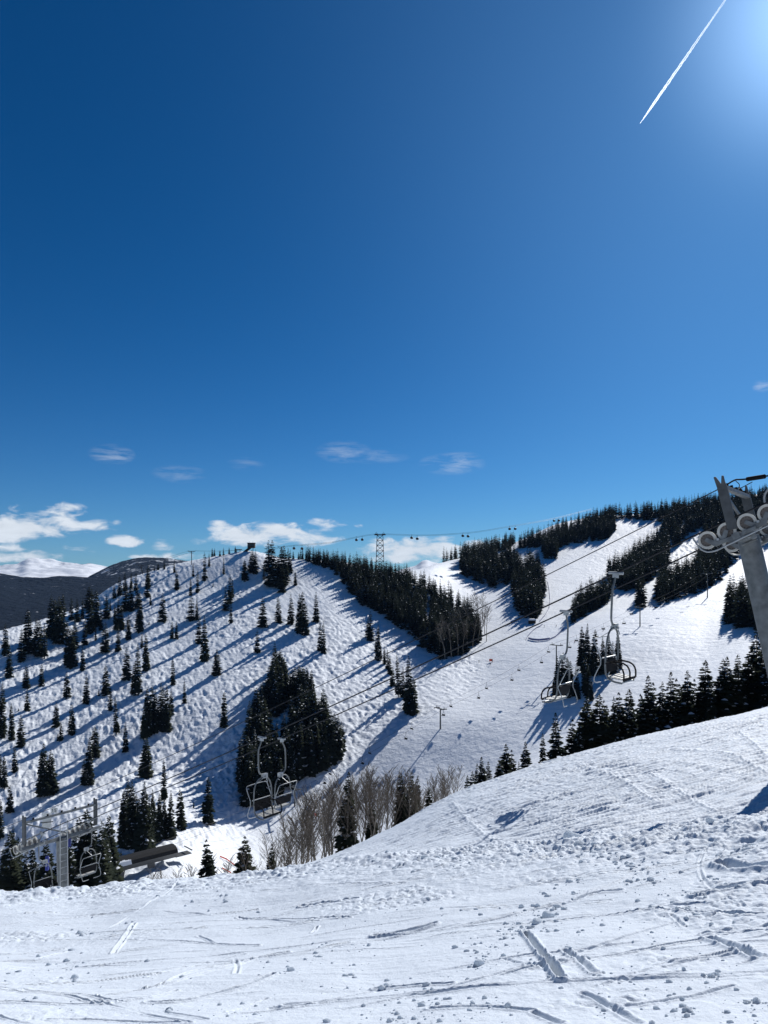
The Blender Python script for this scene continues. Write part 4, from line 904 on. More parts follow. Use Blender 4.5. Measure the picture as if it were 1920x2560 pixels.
# ------------------------------------------------------------------ the valley lift on the far piste
TWR = [(737,1972,2017),(1101,1772,1823),(1391,1614,1690),(1600,1519,1566),(1768.5,1434,1495)]
tops = []
term = far(334, 2190)
up_dir = None
bases = [far(u, b) for u, a, b in TWR]
for i, ((u, a, b), p) in enumerate(zip(TWR, bases)):
    q = bases[min(i+1, len(bases)-1)] - bases[max(i-1, 0)]; d = Vector((q.x, q.y, 0)).normalized(); n = Vector((-d.y, d.x, 0)); h = (b-a)/F*p.y
    t = thing('valley_lift_tower', 'small T-shaped lift tower on the valley piste, %s from the dark lower terminal' % ordinal(i), 'lift tower', p, 'towers of the valley lift')
    m = MB(); m.tube([(0,0,-.6),(0,0,h)], .42, 10, r1=.30); m.build('pole', M['steel_dark'], t, smooth=True)
    m = MB(); m.box((0,0,h), .45, 6.6, .4, d, n); m.build('crossarm', M['steel_dark'], t)
    for sg in (-1, 1):
        m = MB(); m.box(n*(3.1*sg)+Vector((0,0,h+.15)), 3.4, .5, .45, d, n); m.tube([n*(3.1*sg)+Vector((0,0,h+.3)), n*(3.1*sg)+Vector((0,0,h+1.5))], .12, 6); m.build('sheave_train', M['steel_dark'], t)
    tops.append((p+Vector((0,0,h+.55)), n))
q0 = P(392, 2116, term.y+14); tops.insert(0, (q0, tops[0][1]))
pE = P(2010, 1350, 610); tops.append((pE, tops[-1][1]))
lines = []
for sg in (-1, 1):
    pts = []
    for (a, na), (b, nb) in zip(tops, tops[1:]):
        for k in range(10):
            f = k/10; w_ = 3.1 if a is not q0 else 3.1*min(1, .5+f); pts.append((a+na*3.1*sg).lerp(b+nb*3.1*sg, f) - Vector((0,0,2.6*4*f*(1-f)*min(1,(b-a).length/140))))
    pts.append(tops[-1][0]+tops[-1][1]*3.1*sg); lines.append(pts)
    m = MB(); m.tube(pts, .045, 4); o = m.build('valley_lift_cable', M['cable'], smooth=True)
    tag(o, ('left' if sg > 0 else 'right')+'-hand hair-thin cable of the valley lift over the far piste', 'cable', 'cables of the valley lift')
def on_line(pts, u):
    us_ = [U0+F*p.x/p.y for p in pts]
    for a, b, ua, ub in zip(pts, pts[1:], us_, us_[1:]):
        if ua <= u < ub: return a.lerp(b, (u-ua)/(ub-ua)), (b-a)
    return pts[-1], pts[-1]-pts[-2]
def small_chair():
    t = thing('valley_lift_chair', 'x', 'lift chair')
    m = MB(); m.tube([(0,0,.1),(.1,0,-.6),(.1,0,-1.7),(0,0,-2.0)], .07, 6); m.build('hanger', M['steel_dark'], t)
    m = MB(); m.tube([(-1.1,.6,-3.5),(-1.15,0,-3.3),(-1.1,0,-2.3),(-.7,0,-2.0),(.7,0,-2.0),(1.1,0,-2.3),(1.15,0,-3.3),(1.1,.6,-3.5)], .06, 6); m.build('bail', M['steel_dark'], t)
    m = MB(); m.box((0,.3,-3.4), 2.2,.6,.14); m.box((0,0,-3.0), 2.2,.12,.6); m.build('seat', M['black'], t)
    return t
sc0 = small_chair(); first = True
for li, (pts, us_) in enumerate(zip(lines, ([812,907,1015,1109,1197,1280,1354,1424,1492,1560,1640,1716],[825,924,1029,1127,1216,1297,1371,1441,1508,1578,1656,1732]))):
    for i, u in enumerate(us_):
        p, d = on_line(pts, u); o = sc0 if first else copy_tree(sc0); first = False
        o.location = p; o.rotation_euler = (0,0, math.atan2(d.y, d.x)-math.pi/2 + (0 if li else math.pi))
        o['label'] = 'tiny chair on the %s cable of the valley lift, %s from the lower terminal' % ('left' if li == 0 else 'right', ordinal(i)); o['group'] = 'chairs on the valley lift'

# the long dark terminal at the foot of the valley lift
def terminal():
    c = far(334, 2190); A = Vector((.74, .67, 0)).normalized(); B = Vector((-A.y, A.x, 0)); Zu = Vector((0,0,1))
    t = thing('lift_terminal', 'long dark barrel-roofed lift terminal standing on two legs in the valley', 'lift terminal', c)
    L_, W_ = 29.0, 6.4; z0 = 4.4
    arc = [(-W_/2, .0), (-W_/2-.15, .9), (-W_/2*.86, 2.0), (-W_/2*.5, 2.75), (0, 3.0), (W_/2*.5, 2.75), (W_/2*.86, 2.0), (W_/2+.15, .9), (W_/2, 0)]
    m = MB(); m.prism(arc[1:-1], Vector((0,0,z0)), B, Zu, A, L_); m.build('roof', M['roof'], t)
    m = MB(); m.prism([(-W_/2-.2,.9),(-W_/2+.4,-.7),(W_/2-.4,-.7),(W_/2+.2,.9)], Vector((0,0,z0)), B, Zu, A, L_-.3); m.build('skirt', M['skirt'], t)
    m = MB()
    for k in range(-3, 4): m.box(A*(-L_/2-.03)+B*(k*.72)+Vector((0,0,z0+1.5)), .08, .56, .9, A, B)
    m.build('end_window', M['glass'], t)
    for k, x in enumerate((-4.5, 6.5)):
        m = MB(); m.prism([(-1.0,0),(1.0,0),(.65,z0-.6),(-1.5,z0-.6)], A*x-Vector((0,0,.6)), A, Zu, B, 1.5); m.build('leg', M['concrete'], t)
    sn = MB(); n_ = 26
    for k in range(n_):
        f = k/(n_-1); w_ = .55+.5*math.sin(k*1.9)*.4+.3*math.sin(k*.7); x = -L_/2+.6+f*11.5
        sn.prism([(-W_/2-.10,.95),(-W_/2*.88,2.02),(-W_/2*.88+w_*.55,2.02+.33*w_),(-W_/2*.86+w_*.5,2.25+.33*w_),(-W_/2*.92,2.2),(-W_/2-.3,1.0)], A*x+Vector((0,0,z0)), -B*-1, Zu, A, .5)
    so_ = sn.build('roof_snow', M['tree_snow'], t)
    m = MB(); m.box(A*(L_/2+3)+Vector((0,0,z0-1.2)), 6, 3.4, .25, A, B); m.box(A*(L_/2+5.5)+Vector((0,0,z0+.3)), .3, 5.6, .3, A, B); m.build('rail_frame', M['steel_dark'], t)
    # second low ramp hut beyond
    return t, c, A, B
tm, tc_, tA, tB = terminal()

# ------------------------------------------------------------------ gondola on the skyline
gt = far(950, 1432); gp = Vector(((950-U0)/F*775, 775, gz((950-U0)/F*775, 775))); gtop = P(950, 1338, 775)
t = thing('gondola_tower', 'dark lattice gondola tower rising above the wooded skyline', 'gondola tower', gp); H = gtop.z-gp.z
m = MB(); wb, wt = 4.4, 2.9
for sx in (-1, 1):
    for sy in (-1, 1): m.tube([(sx*wb,sy*wb,0),(sx*wt,sy*wt,H)], .28, 6)
nlev = 8
for k in range(nlev):
    f0, f1 = k/nlev, (k+1)/nlev; w0, w1 = wb+(wt-wb)*f0, wb+(wt-wb)*f1
    for ax in range(4):
        c0, s0 = [(1,0),(0,1),(-1,0),(0,-1)][ax]; pt = lambda s_, w_, f: (c0*w_ - s0*w_*s_, s0*w_ + c0*w_*s_, f*H)
        m.tube([pt(-1,w0,f0), pt(1,w1,f1)], .13, 4); m.tube([pt(1,w0,f0), pt(-1,w1,f1)], .13, 4); m.tube([pt(-1,w1,f1), pt(1,w1,f1)], .13, 4)
m.build('lattice', M['cabin'], t)
m = MB(); m.box((0,0,H+.4), 11.5, 1.2, .9); m.build('crossarm', M['cabin'], t)
for sg in (-1, 1):
    m = MB(); m.box((sg*3.6,0,H+1.2), 2.6, 3.5, .5); m.tube([(sg*3.6-1,0,H+1.4),(sg*3.6,0,H+3.2),(sg*3.6+1,0,H+1.4)], .16, 5); m.build('sheave_train', M['cabin'], t)
GL = [(560,1398,770),(640,1388,772),(702,1368,772),(820,1357,774),(950,1335.5,775),(1040,1338,790),(1160,1333,815),(1275,1316,850),(1400,1293,930),(1480,1273,1120)]
def gline(dv): return [P(u, v+dv, D+dv*1.5) for u, v, D in GL]
def curve(pts, n=8):
    us_ = [U0+F*p.x/p.y for p in pts]; q = np.linspace(us_[0], us_[-1], n*len(pts)); zs = pchip(us_, [p.z for p in pts], q); ys = pchip(us_, [p.y for p in pts], q)
    return [Vector(((u-U0)/F*y, y, z)) for u, y, z in zip(q, ys, zs)]
gl = [curve(gline(-1.0)), curve(gline(1.2))]
for k, g_ in enumerate(gl):
    m = MB(); m.tube(g_, .10, 4); o = m.build('gondola_cable', M['cable'], smooth=True); tag(o, 'thin gondola cable across the sky above the woods, %s strand' % ('upper' if k == 0 else 'lower'), 'cable', 'gondola cables')
def gondola_cabin():
    t = thing('gondola_cabin', 'x', 'gondola cabin')
    m = MB(); m.tube([(0,0,.2),(0,0,-1.3),(0,0,-1.7)], .12, 6); m.box((0,0,0), 1.2,.3,.3); m.build('hanger', M['cabin'], t)
    bm = bmesh.new(); bmesh.ops.create_icosphere(bm, subdivisions=3, radius=1.0)
    for v in bm.verts:
        v.co = Vector((math.copysign(abs(v.co.x)**.7, v.co.x)*1.35, math.copysign(abs(v.co.y)**.7, v.co.y)*1.25, math.copysign(abs(v.co.z)**.75, v.co.z)*1.3-3.1))
    me = bpy.data.meshes.new('body'); bm.to_mesh(me); bm.free(); me.materials.append(M['cabin']); me.polygons.foreach_set('use_smooth', np.ones(len(me.polygons), bool)); link('body', me, t)
    m = MB(); m.box((0,-1.27,-2.8), 1.5,.1,.8); m.box((0,1.27,-2.8), 1.5,.1,.8); m.build('window', M['glass'], t)
    m = MB(); m.box((1.42,0,-3.7), .12,1.6,.5); m.build('ski_rack', M['steel_dark'], t)
    return t
g0 = gondola_cabin()
for i, u in enumerate([735,755,891,905.5,1029,1043,1157,1170,1274,1288,1385,1397]):
    p, d = on_line(gl[i % 2], u); o = g0 if i == 0 else copy_tree(g0); o.location = p; o.rotation_euler = (0,0, math.atan2(d.y, d.x))
    o['label'] = 'dark round gondola cabin hanging on the skyline cable, %s from the left' % ordinal(i); o['group'] = 'gondola cabins along the skyline'
def tee(name, u, a, b, label, arm=6.0, r=.3, lean=0):
    p = far(u, b); h = (b-a)/F*p.y; t = thing(name, label, 'lift tower', p)
    m = MB(); m.tube([(0,0,-.5),(lean*h,0,h)], r, 8); m.build('pole', M['wood'], t, smooth=True)
    m = MB(); m.box((lean*h,0,h-.2), arm, .5, .4); m.box((lean*h,0,h-1.6), arm*.55, .4, .3)
    for sx in (-.5, .5): m.tube([(lean*h+sx*arm,0,h-.2),(lean*h+sx*arm,0,h+.8)], .12, 5)
    m.build('crossarm', M['wood'], t); return p + Vector((lean*h, 0, h))
e1 = tee('ridge_lift_tower', 479, 1378, 1412, 'dark T-shaped lift pole on the skyline left of the summit hut', 6.2)
e2 = tee('ridge_lift_tower', 358, 1414, 1438, 'leaning T-shaped lift pole near the left end of the skyline', 4.5, .26, -.25)
e3 = tee('ridge_lift_tower', 703, 1367, 1402, 'dark T-shaped pole among the firs right of the summit hut', 6.0, .25)
hutp = P(628, 1366, 706)
for k, (a, b) in enumerate(((e2, e1), (e1, P(606, 1376, 706)))):
    for sg in (-1, 1):
        m = MB(); m.tube([a+Vector((2.6*sg,0,.3)), a.lerp(b, .5)+Vector((2.6*sg,0,-.4)), b+Vector((2.6*sg,0,.3))], .07, 4); o = m.build('ridge_lift_cable', M['cable']); tag(o, 'thin cable strung %s' % ('between the two T-shaped skyline poles' if k == 0 else 'from the T-shaped skyline pole up to the summit hut'), 'cable', 'cables from the leaning pole to the next' if k == 0 else 'cables from the T-shaped pole to the summit hut')
# summit hut on its slanting support
t = thing('summit_hut', 'dark boxy hut on a slanting support at the summit of the left hill', 'hut', P(622, 1383, 704)); o_ = Vector(t.location)
bx_ = P(628.5, 1364, 704)-o_
m = MB(); m.box(bx_, 6.4, 5, 4.4); m.build('cabin', M['wood'], t)
m = MB(); m.box(bx_+Vector((0,0,2.35)), 7.2, 5.8, .35); m.build('roof', M['roof'], t)
m = MB()
for k in range(3): m.box(bx_+Vector((-2+2*k, -2.53, .3)), 1.3, .08, 1.3)
m.build('window', M['glass'], t)
m = MB(); a = P(608, 1383, 704)-o_; b = bx_+Vector((-1.5,0,-2.2)); d = (b-a).normalized(); m.box((a+b)/2, (b-a).length+2, 3.2, 2.0, d, (0,1,0), d.cross(Vector((0,1,0)))*-1); m.build('chute', M['wood'], t)
m = MB(); m.tube([bx_+Vector((1.5,0,-2)), bx_+Vector((1.2,0,-8))], .3, 6); m.box(P(596,1374,704)-o_, 6, 4, .6); m.tube([P(592,1374,704)-o_, P(592,1386,704)-o_], .3, 5); m.tube([P(600,1374,704)-o_, P(600,1386,704)-o_], .3, 5); m.build('deck', M['wood'], t)
m = MB()
for x in (-2, 1.5): m.tube([bx_+Vector((x,0,2.4)), bx_+Vector((x,0,4.2))], .09, 4)
m.build('antenna', M['steel_dark'], t)

# ------------------------------------------------------------------ nets, signs, small hut on the pistes
def net(name, px, h, mt, label, cat='safety net', top=True):
    pts = [far(u, v) for u, v in px]; t = thing(name, label, cat, pts[0]); o_ = Vector(t.location)
    m = MB()
    for p in pts: m.tube([p-o_-Vector((0,0,.3)), p-o_+Vector((0,0,h*1.12))], .06, 5)
    m.build('post', M['steel_dark'], t)
    m = MB()
    for a, b in zip(pts, pts[1:]):
        d = b-a; n_ = Vector((-d.y, d.x, 0)).normalized()
        m.box((a+b)/2-o_+Vector((0,0,h*.55)), d.length, .05, h*.85, d.normalized(), n_, n_.cross(d.normalized())*-1)
    m.build('netting', mt, t); return t
net('safety_net', [(1321,1599),(1332,1602),(1346,1603),(1360,1602),(1374,1600)], 1.6, M['purple'], 'violet-blue safety net standing in a row on the open valley piste')
net('safety_net', [(1315,1600),(1319,1592),(1326,1584),(1333,1577),(1341,1571),(1350,1567),(1356,1562)], .7, M['purple'], 'low violet-blue net line curving up the piste from the row of netting')
net('safety_net', [(1374,1600),(1388,1594),(1400,1583),(1409,1572)], 1.0, M['purple'], 'low violet-blue net running from the row of netting towards the firs')
net('safety_net', [(1369,1455),(1373,1478),(1375,1500),(1373,1520),(1362,1540),(1348,1556)], .8, M['purple'], 'long low net line bordering the piste below the right-hand wood')
net('orange_net', [(550,2143),(566,2150),(580,2160),(592,2168)], 0.55, M['orange'], 'upper strip of orange netting seen between small trees at the valley floor', 'orange net')
net('orange_net', [(555,2172),(566,2178),(578,2184)], 0.5, M['orange'], 'lower strip of orange netting seen between small trees at the valley floor', 'orange net')
def panel_sign(name, u, v, w_, h_, label):
    p = far(u, v); t = thing(name, label, 'banner', p)
    m = MB(); m.box((0,0,h_/2+.5), w_, .08, h_); m.build('panel', M['orange'], t)
    m = MB(); m.tube([(-w_/2,0,-.3),(-w_/2,0,h_+.7)], .06, 5); m.tube([(w_/2,0,-.3),(w_/2,0,h_+.7)], .06, 5); m.build('post', M['steel_dark'], t)
panel_sign('orange_banner', 1227, 1655, 2.0, 1.4, 'orange banner stretched on the open valley piste beside two skiers')
panel_sign('orange_banner', 790, 2043, 1.3, 1.1, 'small orange banner at the piste edge behind the bare aspens')
p = far(1330, 1558); t = thing('snow_roofed_shed', 'tiny shed with a snowy roof below the right-hand firs', 'shed', p)
m = MB(); m.box((0,0,1.0), 5, 4, 2.4); m.build('wall', M['wood'], t)
m = MB(); m.prism([(-3,0),(3,0),(2.2,1.1),(-2.2,1.1)], (0,0,2.22), (1,0,0), (0,0,1), (0,1,0), 4.8); m.build('roof', M['tree_snow'], t)

# ------------------------------------------------------------------ people, mostly skiers far below
def person_mesh(pose, seed):
    "one continuous skinned body, a metre-true figure; pose: stand / ski"
    bm = bmesh.new(); J = {}
    def v(name, co, r, par=None):
        x = bm.verts.new(co); J[name] = (x, r)
        if par: bm.edges.new((J[par][0], x))
    c = .12 if pose == 'ski' else 0
    v('pelvis', (0,0,.92-c), .135); v('chest', (0,.05+c*.8,1.28-c), .165, 'pelvis'); v('neck', (0,.06+c,1.50-c), .075, 'chest'); v('head', (0,.09+c,1.63-c), .105, 'neck'); v('crown', (0,.09+c,1.74-c), .085, 'head')
    for sg, s in ((-1,'a'), (1,'b')):
        v('hip'+s, (.11*sg,0,.86-c), .105, 'pelvis'); v('knee'+s, (.13*sg,.08+c,.48-c*.5), .075, 'hip'+s); v('ankle'+s, (.13*sg,0,.10), .06, 'knee'+s); v('toe'+s, (.13*sg,.17,.05), .05, 'ankle'+s)
        v('sho'+s, (.20*sg,.05+c,1.40-c), .075, 'chest'); v('elb'+s, (.30*sg,.02+c*1.5,1.14-c), .055, 'sho'+s); v('hand'+s, (.26*sg,.25+c*1.5,1.02-c), .05, 'elb'+s)
    me = bpy.data.meshes.new('person'); bm.to_mesh(me); bm.free(); o = bpy.data.objects.new('tmp', me); COL.objects.link(o)
    sk = o.modifiers.new('s', 'SKIN'); order = list(J.values())
    for i, (_, r) in enumerate(order): me.skin_vertices[0].data[i].radius = (r, r)
    me.skin_vertices[0].data[0].use_root = True
    o.modifiers.new('u', 'SUBSURF').levels = 1
    dg = bpy.context.evaluated_depsgraph_get(); dg.update(); out = bpy.data.meshes.new_from_object(o.evaluated_get(dg)); bpy.data.objects.remove(o)
    return out, c
WEAR = {'dark': (.02,.022,.03), 'red': (.45,.03,.03), 'blue': (.03,.08,.3), 'yellow': (.5,.33,.05), 'orange': (.55,.16,.04)}
for k in list(WEAR): M['wear_'+k] = plain(k+'_jacket', WEAR[k], .8)
M['trousers'] = plain('dark_trousers', (.022,.022,.026), .85); M['skin'] = plain('skin', (.45,.28,.2), .6); M['ski'] = plain('ski_topsheet', (.06,.06,.08), .4)
PM = {}
def person_data(pose, wear):
    if (pose, wear) not in PM:
        me, c = person_mesh(pose, 1); me.materials.clear()
        for mt in (M['trousers'], M['wear_'+wear], M['skin'], M['black']): me.materials.append(mt)
        for pl in me.polygons:
            z = pl.center.z+c; pl.material_index = 0 if z < .95 else 1 if z < 1.52 else (2 if z < 1.66 and pl.normal.y > .3 else 3); pl.use_smooth = True
        PM[(pose, wear)] = me
    return PM[(pose, wear)]
def person(p, face, pose, wear, label, group=None, skis=True):
    t = thing('person', label, 'person', p, group, face); t.scale = (1.05,)*3
    link('body', person_data(pose, wear), t)
    if skis:
        for sg in (-1, 1):
            m = MB(); m.prism([(-.75,0),(.85,0),(1.0,.10),(.98,.12),(.84,.03),(-.75,.03)], (.13*sg,.1,0), (0,1,0), (0,0,1), (1,0,0), .09); m.build('ski', M['ski'], t)
    return t
hud = [('dark',292,2184),('dark',298,2187),('red',303,2185),('dark',281,2188),('yellow',307,2190),('dark',311,2187),('blue',296,2192),('orange',302,2193),('dark',288,2191),('dark',310,2194),('dark',276,2192)]
for i, (w_, u, v) in enumerate(hud): person(far(u, v), rnd.uniform(-2, 2), 'stand', w_, 'skier in a %s jacket in the huddle at the lift terminal, %s from the left' % (w_, ordinal(sorted([q[1] for q in hud]).index(u))), 'skiers gathered by the lift terminal')
que = [(335,2220),(340,2219),(346,2217),(350,2216),(356,2212),(368,2207),(369.5,2202),(333,2221)]
for i, (u, v) in enumerate(sorted(que)): person(far(u, v), rnd.uniform(-2, 2), 'stand', 'dark', 'dark-clad skier in the loose row below the lift terminal, %s from the left' % ordinal(i), 'skiers in a row below the lift terminal')
person(far(1197.5, 1657), .6, 'stand', 'dark', 'lone dark-clad skier standing left of the orange banner on the piste')
person(far(1231, 1655), .2, 'stand', 'dark', 'dark-clad skier standing right beside the orange banner')
person(far(1226, 1663), 2.6, 'ski', 'dark', 'dark-clad skier gliding just below the orange banner')
person(far(1508, 1579), .4, 'ski', 'dark', 'small dark skier above the clump of firs on the piste')
person(far(1437, 1608), .3, 'stand', 'red', 'skier in a red jacket beside the clump of firs on the piste')
person(far(1362, 1569), 1.2, 'ski', 'dark', 'dark skier near the upper end of the curving net line')
person(far(1391, 1567), 2.2, 'ski', 'dark', 'dark skier descending between the net line and the firs')
person(far(1336.5, 1890), 1.0, 'ski', 'dark', 'dark skier just above the near tree tops at the piste edge') if False else None
person(far(1574, 1302), 1.0, 'ski', 'dark', 'tiny dark skier at the top of the highest white piste')

# ------------------------------------------------------------------ contrail high overhead
m, t_, b_ = mat('contrail_ice'); t_.nodes.remove(b_); o2 = [n for n in t_.nodes if n.type == 'OUTPUT_MATERIAL'][0]
tl = N(t_, 'ShaderNodeBsdfTranslucent'); tl.inputs['Color'].default_value = (.95,.97,1,1); df = N(t_, 'ShaderNodeBsdfDiffuse'); df.inputs['Color'].default_value = (.95,.97,1,1)
ad = N(t_, 'ShaderNodeAddShader'); t_.links.new(tl.outputs[0], ad.inputs[0]); t_.links.new(df.outputs[0], ad.inputs[1]); tr_ = N(t_, 'ShaderNodeBsdfTransparent'); mx = N(t_, 'ShaderNodeMixShader')
g_ = N(t_, 'ShaderNodeNewGeometry'); nz = N(t_, 'ShaderNodeTexNoise'); nz.inputs['Scale'].default_value = .03; nz.inputs['Detail'].default_value = 5; t_.links.new(g_.outputs['Position'], nz.inputs['Vector'])
sp = N(t_, 'ShaderNodeSeparateXYZ'); t_.links.new(g_.outputs['Position'], sp.inputs[0])
age = N(t_, 'ShaderNodeMapRange'); t_.links.new(sp.outputs[0], age.inputs[0]); c0_, c1_ = P(1600, 309, 11000), P(1812, 2, 9500)
age.inputs[1].default_value = c0_.x; age.inputs[2].default_value = c1_.x; age.inputs[3].default_value = .70; age.inputs[4].default_value = .16
fac = math_node(t_, 'MULTIPLY', age.outputs[0], math_node(t_, 'ADD', .55, math_node(t_, 'MULTIPLY', nz.outputs['Fac'], .8), clamp=True))
t_.links.new(fac, mx.inputs[0]); t_.links.new(tr_.outputs[0], mx.inputs[1]); t_.links.new(ad.outputs[0], mx.inputs[2]); t_.links.new(mx.outputs[0], o2.inputs['Surface'])
ct = thing('contrail', 'white double vapour trail slanting down the blue sky at upper right', 'contrail', c0_)
dr = c1_-c0_; sd_ = dr.normalized().cross(Vector((0,1,0))).normalized(); rg = random.Random(3)
for sg in (-1, 1):
    V_ = MB(); pts = []; n_ = 70
    for k in range(n_+1):
        f = k/n_*1.06; sep_ = 10*min(1, f*6)*(1 if f < .5 else max(.25, 1.5-f)); pts.append(dr*f + sd_*(sg*sep_ + rg.uniform(-2.5,2.5)*min(1, f*3)))
    V_.tube(pts, 5, 8, r1=5); me_o = V_.build('trail', m, ct, smooth=True)
    co = np.array([v.co[:] for v in me_o.data.vertices]); 
    for k in range(n_+1):
        f = k/n_; r_ = (2.2+6.5*min(1, f*5)*(1-.45*f))*(1+.28*(rg.random()-.5)*min(1, f*4)); c_ = co[k*8:(k+1)*8].mean(0); d_ = co[k*8:(k+1)*8]-c_; co[k*8:(k+1)*8] = c_ + d_/np.linalg.norm(d_, axis=1)[:, None]*r_
    me_o.data.vertices.foreach_set('co', co.astype(np.float32).ravel()); me_o.data.update()

# ------------------------------------------------------------------ lumps and crumbs of snow in front
def blob(seed, sub=2):
    bm = bmesh.new(); bmesh.ops.create_icosphere(bm, subdivisions=sub, radius=1.0); rg = random.Random(seed); cuts = [(Vector((rg.gauss(0,1), rg.gauss(0,1), rg.gauss(0,1))).normalized(), rg.uniform(.45,.85)) for _ in range(7)]
    for v in bm.verts:
        for n_, d_ in cuts:
            k = v.co.dot(n_)-d_
            if k > 0: v.co -= n_*k*.9
        v.co *= 1+rg.uniform(-.07,.07)
    bm.verts.ensure_lookup_table(); vs = np.array([v.co[:] for v in bm.verts]); fs = np.array([[v.index for v in f.verts] for f in bm.faces]); bm.free(); return vs, fs
BL = [blob(500+i) for i in range(8)]; BS = [blob(520+i, 1) for i in range(8)]
cr = random.Random(21); cv, cf = [], []; b0 = 0
def crumb(p, r, big=False):
    global b0
    vs, fs = (BL if big else BS)[cr.randrange(8)]; a = cr.uniform(0, 6.28); c, s = math.cos(a), math.sin(a); q = vs*np.array([r*cr.uniform(.8,1.25), r*cr.uniform(.8,1.25), r*cr.uniform(.6,.95)])
    cv.append(np.stack([q[:,0]*c-q[:,1]*s+p.x, q[:,0]*s+q[:,1]*c+p.y, q[:,2]+p.z], -1)); cf.append(fs+b0); b0 += len(q)
def spot(u, v):
    p = near(u, v); p.z = near_z(p.x, p.y); return p
CLU = [(1330,2270,60,22,46),(1310,2320,70,30,60),(1250,2345,60,40,46),(1210,2400,45,22,26),(1190,2365,40,22,24),(1420,2230,50,18,30),(1430,2200,60,14,26),(1600,2170,120,18,60),(1820,2130,110,16,50),(1480,2150,180,16,80),(1280,2140,130,12,60),(1120,2160,120,12,50),(950,2175,140,14,44),(760,2190,110,10,30),
 (230,2335,40,12,24),(175,2420,60,28,36),(160,2400,50,24,26),(120,2512,110,10,30),(300,2320,40,30,16),(90,2430,40,10,10),(800,2390,120,22,46),(860,2360,90,14,40),(700,2430,90,24,26),(900,2465,70,14,30),(870,2420,60,26,20),(1050,2490,120,40,60),(1160,2510,120,24,40),(1000,2545,200,16,60),(1640,2500,180,50,70),(1750,2440,140,50,50),(1500,2460,120,60,36),(1870,2520,70,30,30),(1600,2320,200,60,60),(1780,2280,140,40,40),(1700,2230,160,30,40),(1400,2400,120,60,34),(620,2260,180,16,26),(400,2250,220,14,36),(200,2230,180,8,30),(480,2215,120,8,22),(980,2300,160,40,30),(1080,2260,110,30,24),(600,2520,160,26,30),(380,2440,120,40,18)]
BIGL = [(1432,2112,.42,1.0,'largest upright snow block on the bank at right, leaning against a second'),(1450,2122,.30,.75,'rounded snow block snuggled against the largest block on the bank'),(1500,2134,.16,1.0,'small pointed snow block just right of the largest block'),(1875,2120,.15,1.0,'roundish snow ball on the bank near the right edge'),(1372,2290,.20,.9,'domed snow lump above the deep ski groove at right'),(1393,2262,.12,.9,'small snow lump behind the domed lump and ski groove'),(1345,2306,.17,.7,'low ragged snow lump at the head of the deep ski groove'),(1063,2157,.20,1.0,'upright snow lump at the left end of the bank'),(1718,2522,.085,.8,'angular snow chunk in the lower right corner area'),(1893,2502,.08,.9,'round snow chunk low at the right edge'),(1778,2440,.07,1.0,'snow chunk standing alone right of the long ski groove'),(1198,2411,.13,.8,'heaped snow lump left of the deep ski groove'),(1628,2203,.13,.6,'flat-topped snow slab lying on the churned snow at right'),(1570,2205,.09,.7,'small snow cube left of the flat-topped slab'),(1775,2197,.10,.6,'dark-sided snow slab below the right end of the bank'),(200,2335,.15,.7,'ragged heap of broken snow at the left'),(186,2446,.11,.8,'shadowed snow lump on the tracks at lower left'),(726,2428,.10,1.0,'round snow lump beside the long curved ski track'),(1775,2075,.24,.8,'tilted snow slab on the crest of the bank near the right edge'),(420,2522,.05,1.0,'little pointed snow chunk at the bottom left of centre')]
CLU += [(u, v+3, 150*r+14, 50*r+5, 16) for u, v, r, zz, lab in BIGL]
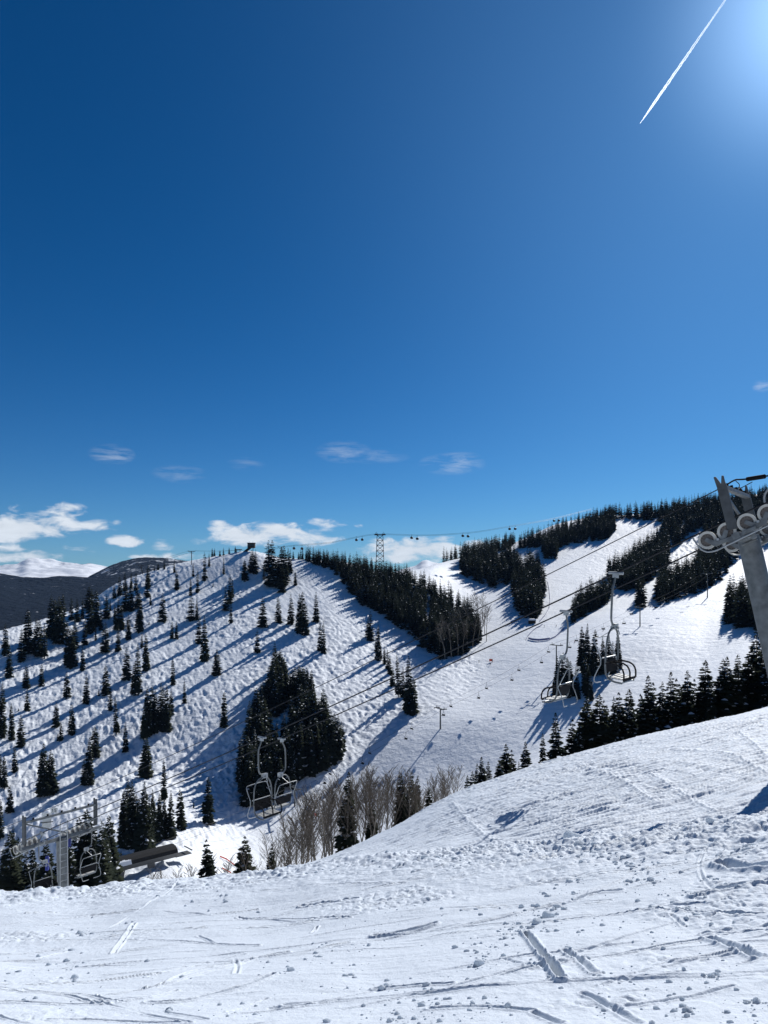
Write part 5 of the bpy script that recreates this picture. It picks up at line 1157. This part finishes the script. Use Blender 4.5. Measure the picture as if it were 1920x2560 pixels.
for u, v, su, sv, n in CLU:
    for _ in range(int(n*(.5 if u < 1000 else .75))):
        uu, vv = cr.gauss(u, su*.55), cr.gauss(v, sv*.55)
        if not (-40 < uu < 1960 and vv < 2600): continue
        lipv = float(pchip(UK, LINES[2][0], np.array([uu]))[0])
        if vv < lipv+1: vv = lipv+cr.uniform(1, 8)
        p = spot(uu, vv); r = (.008+.045*cr.random()**3)*(p.y/9)**.6
        crumb(p, r)
for _ in range(220):
    uu, vv = cr.uniform(-30, 1950), cr.uniform(2060, 2590); lipv = float(pchip(UK, LINES[2][0], np.array([uu]))[0])
    if vv < lipv+2: continue
    p = spot(uu, vv); crumb(p, (.006+.018*cr.random()**3)*(p.y/9)**.5)
cr_o = link('snow_crumbs', newmesh('snow_crumbs', np.concatenate(cv), np.concatenate(cf), [M['snow_loose']], smooth=True)); tag(cr_o, 'scattered crumbs and clods of broken snow over the foreground', 'snow', kind='stuff')
for i, (u, v, r, zz, lab) in enumerate(BIGL):
    p = spot(u, v); vs, fs = blob(600+i, 3); vs = vs + .10*np.stack([fbm2(vs[:,0]*2.5+i, vs[:,1]*2.5, 1, 3), fbm2(vs[:,1]*2.5+i, vs[:,2]*2.5, 2, 3), fbm2(vs[:,2]*2.5+i, vs[:,0]*2.5, 3, 3)], -1)*1.6
    r *= .52
    o = link('snow_lump', newmesh('snow_lump', vs*np.array([r, r*.9, r*zz*.9]), fs, [M['snow_loose']], smooth=True), loc=p+Vector((0,0,r*.12))); o.rotation_euler = (0,0,i*1.3); tag(o, lab, 'snow lump')

# ------------------------------------------------------------------ the air
hz_m = bpy.data.materials.new('clear_mountain_air'); hz_m.use_nodes = True; ht = hz_m.node_tree; ht.nodes.clear()
ho = N(ht, 'ShaderNodeOutputMaterial'); hv = N(ht, 'ShaderNodeVolumePrincipled'); ht.links.new(hv.outputs[0], ho.inputs['Volume'])
hv.inputs['Color'].default_value = (.36,.60,1.0,1); hv.inputs['Density'].default_value = 1.8e-5; hv.inputs['Anisotropy'].default_value = 0.0
m = MB(); m.box((0, 5500, -250), 16000, 12600, 1340); hz_o = m.build('haze', hz_m); tag(hz_o, 'thin blue mountain haze filling the valley air', 'haze', kind='stuff')
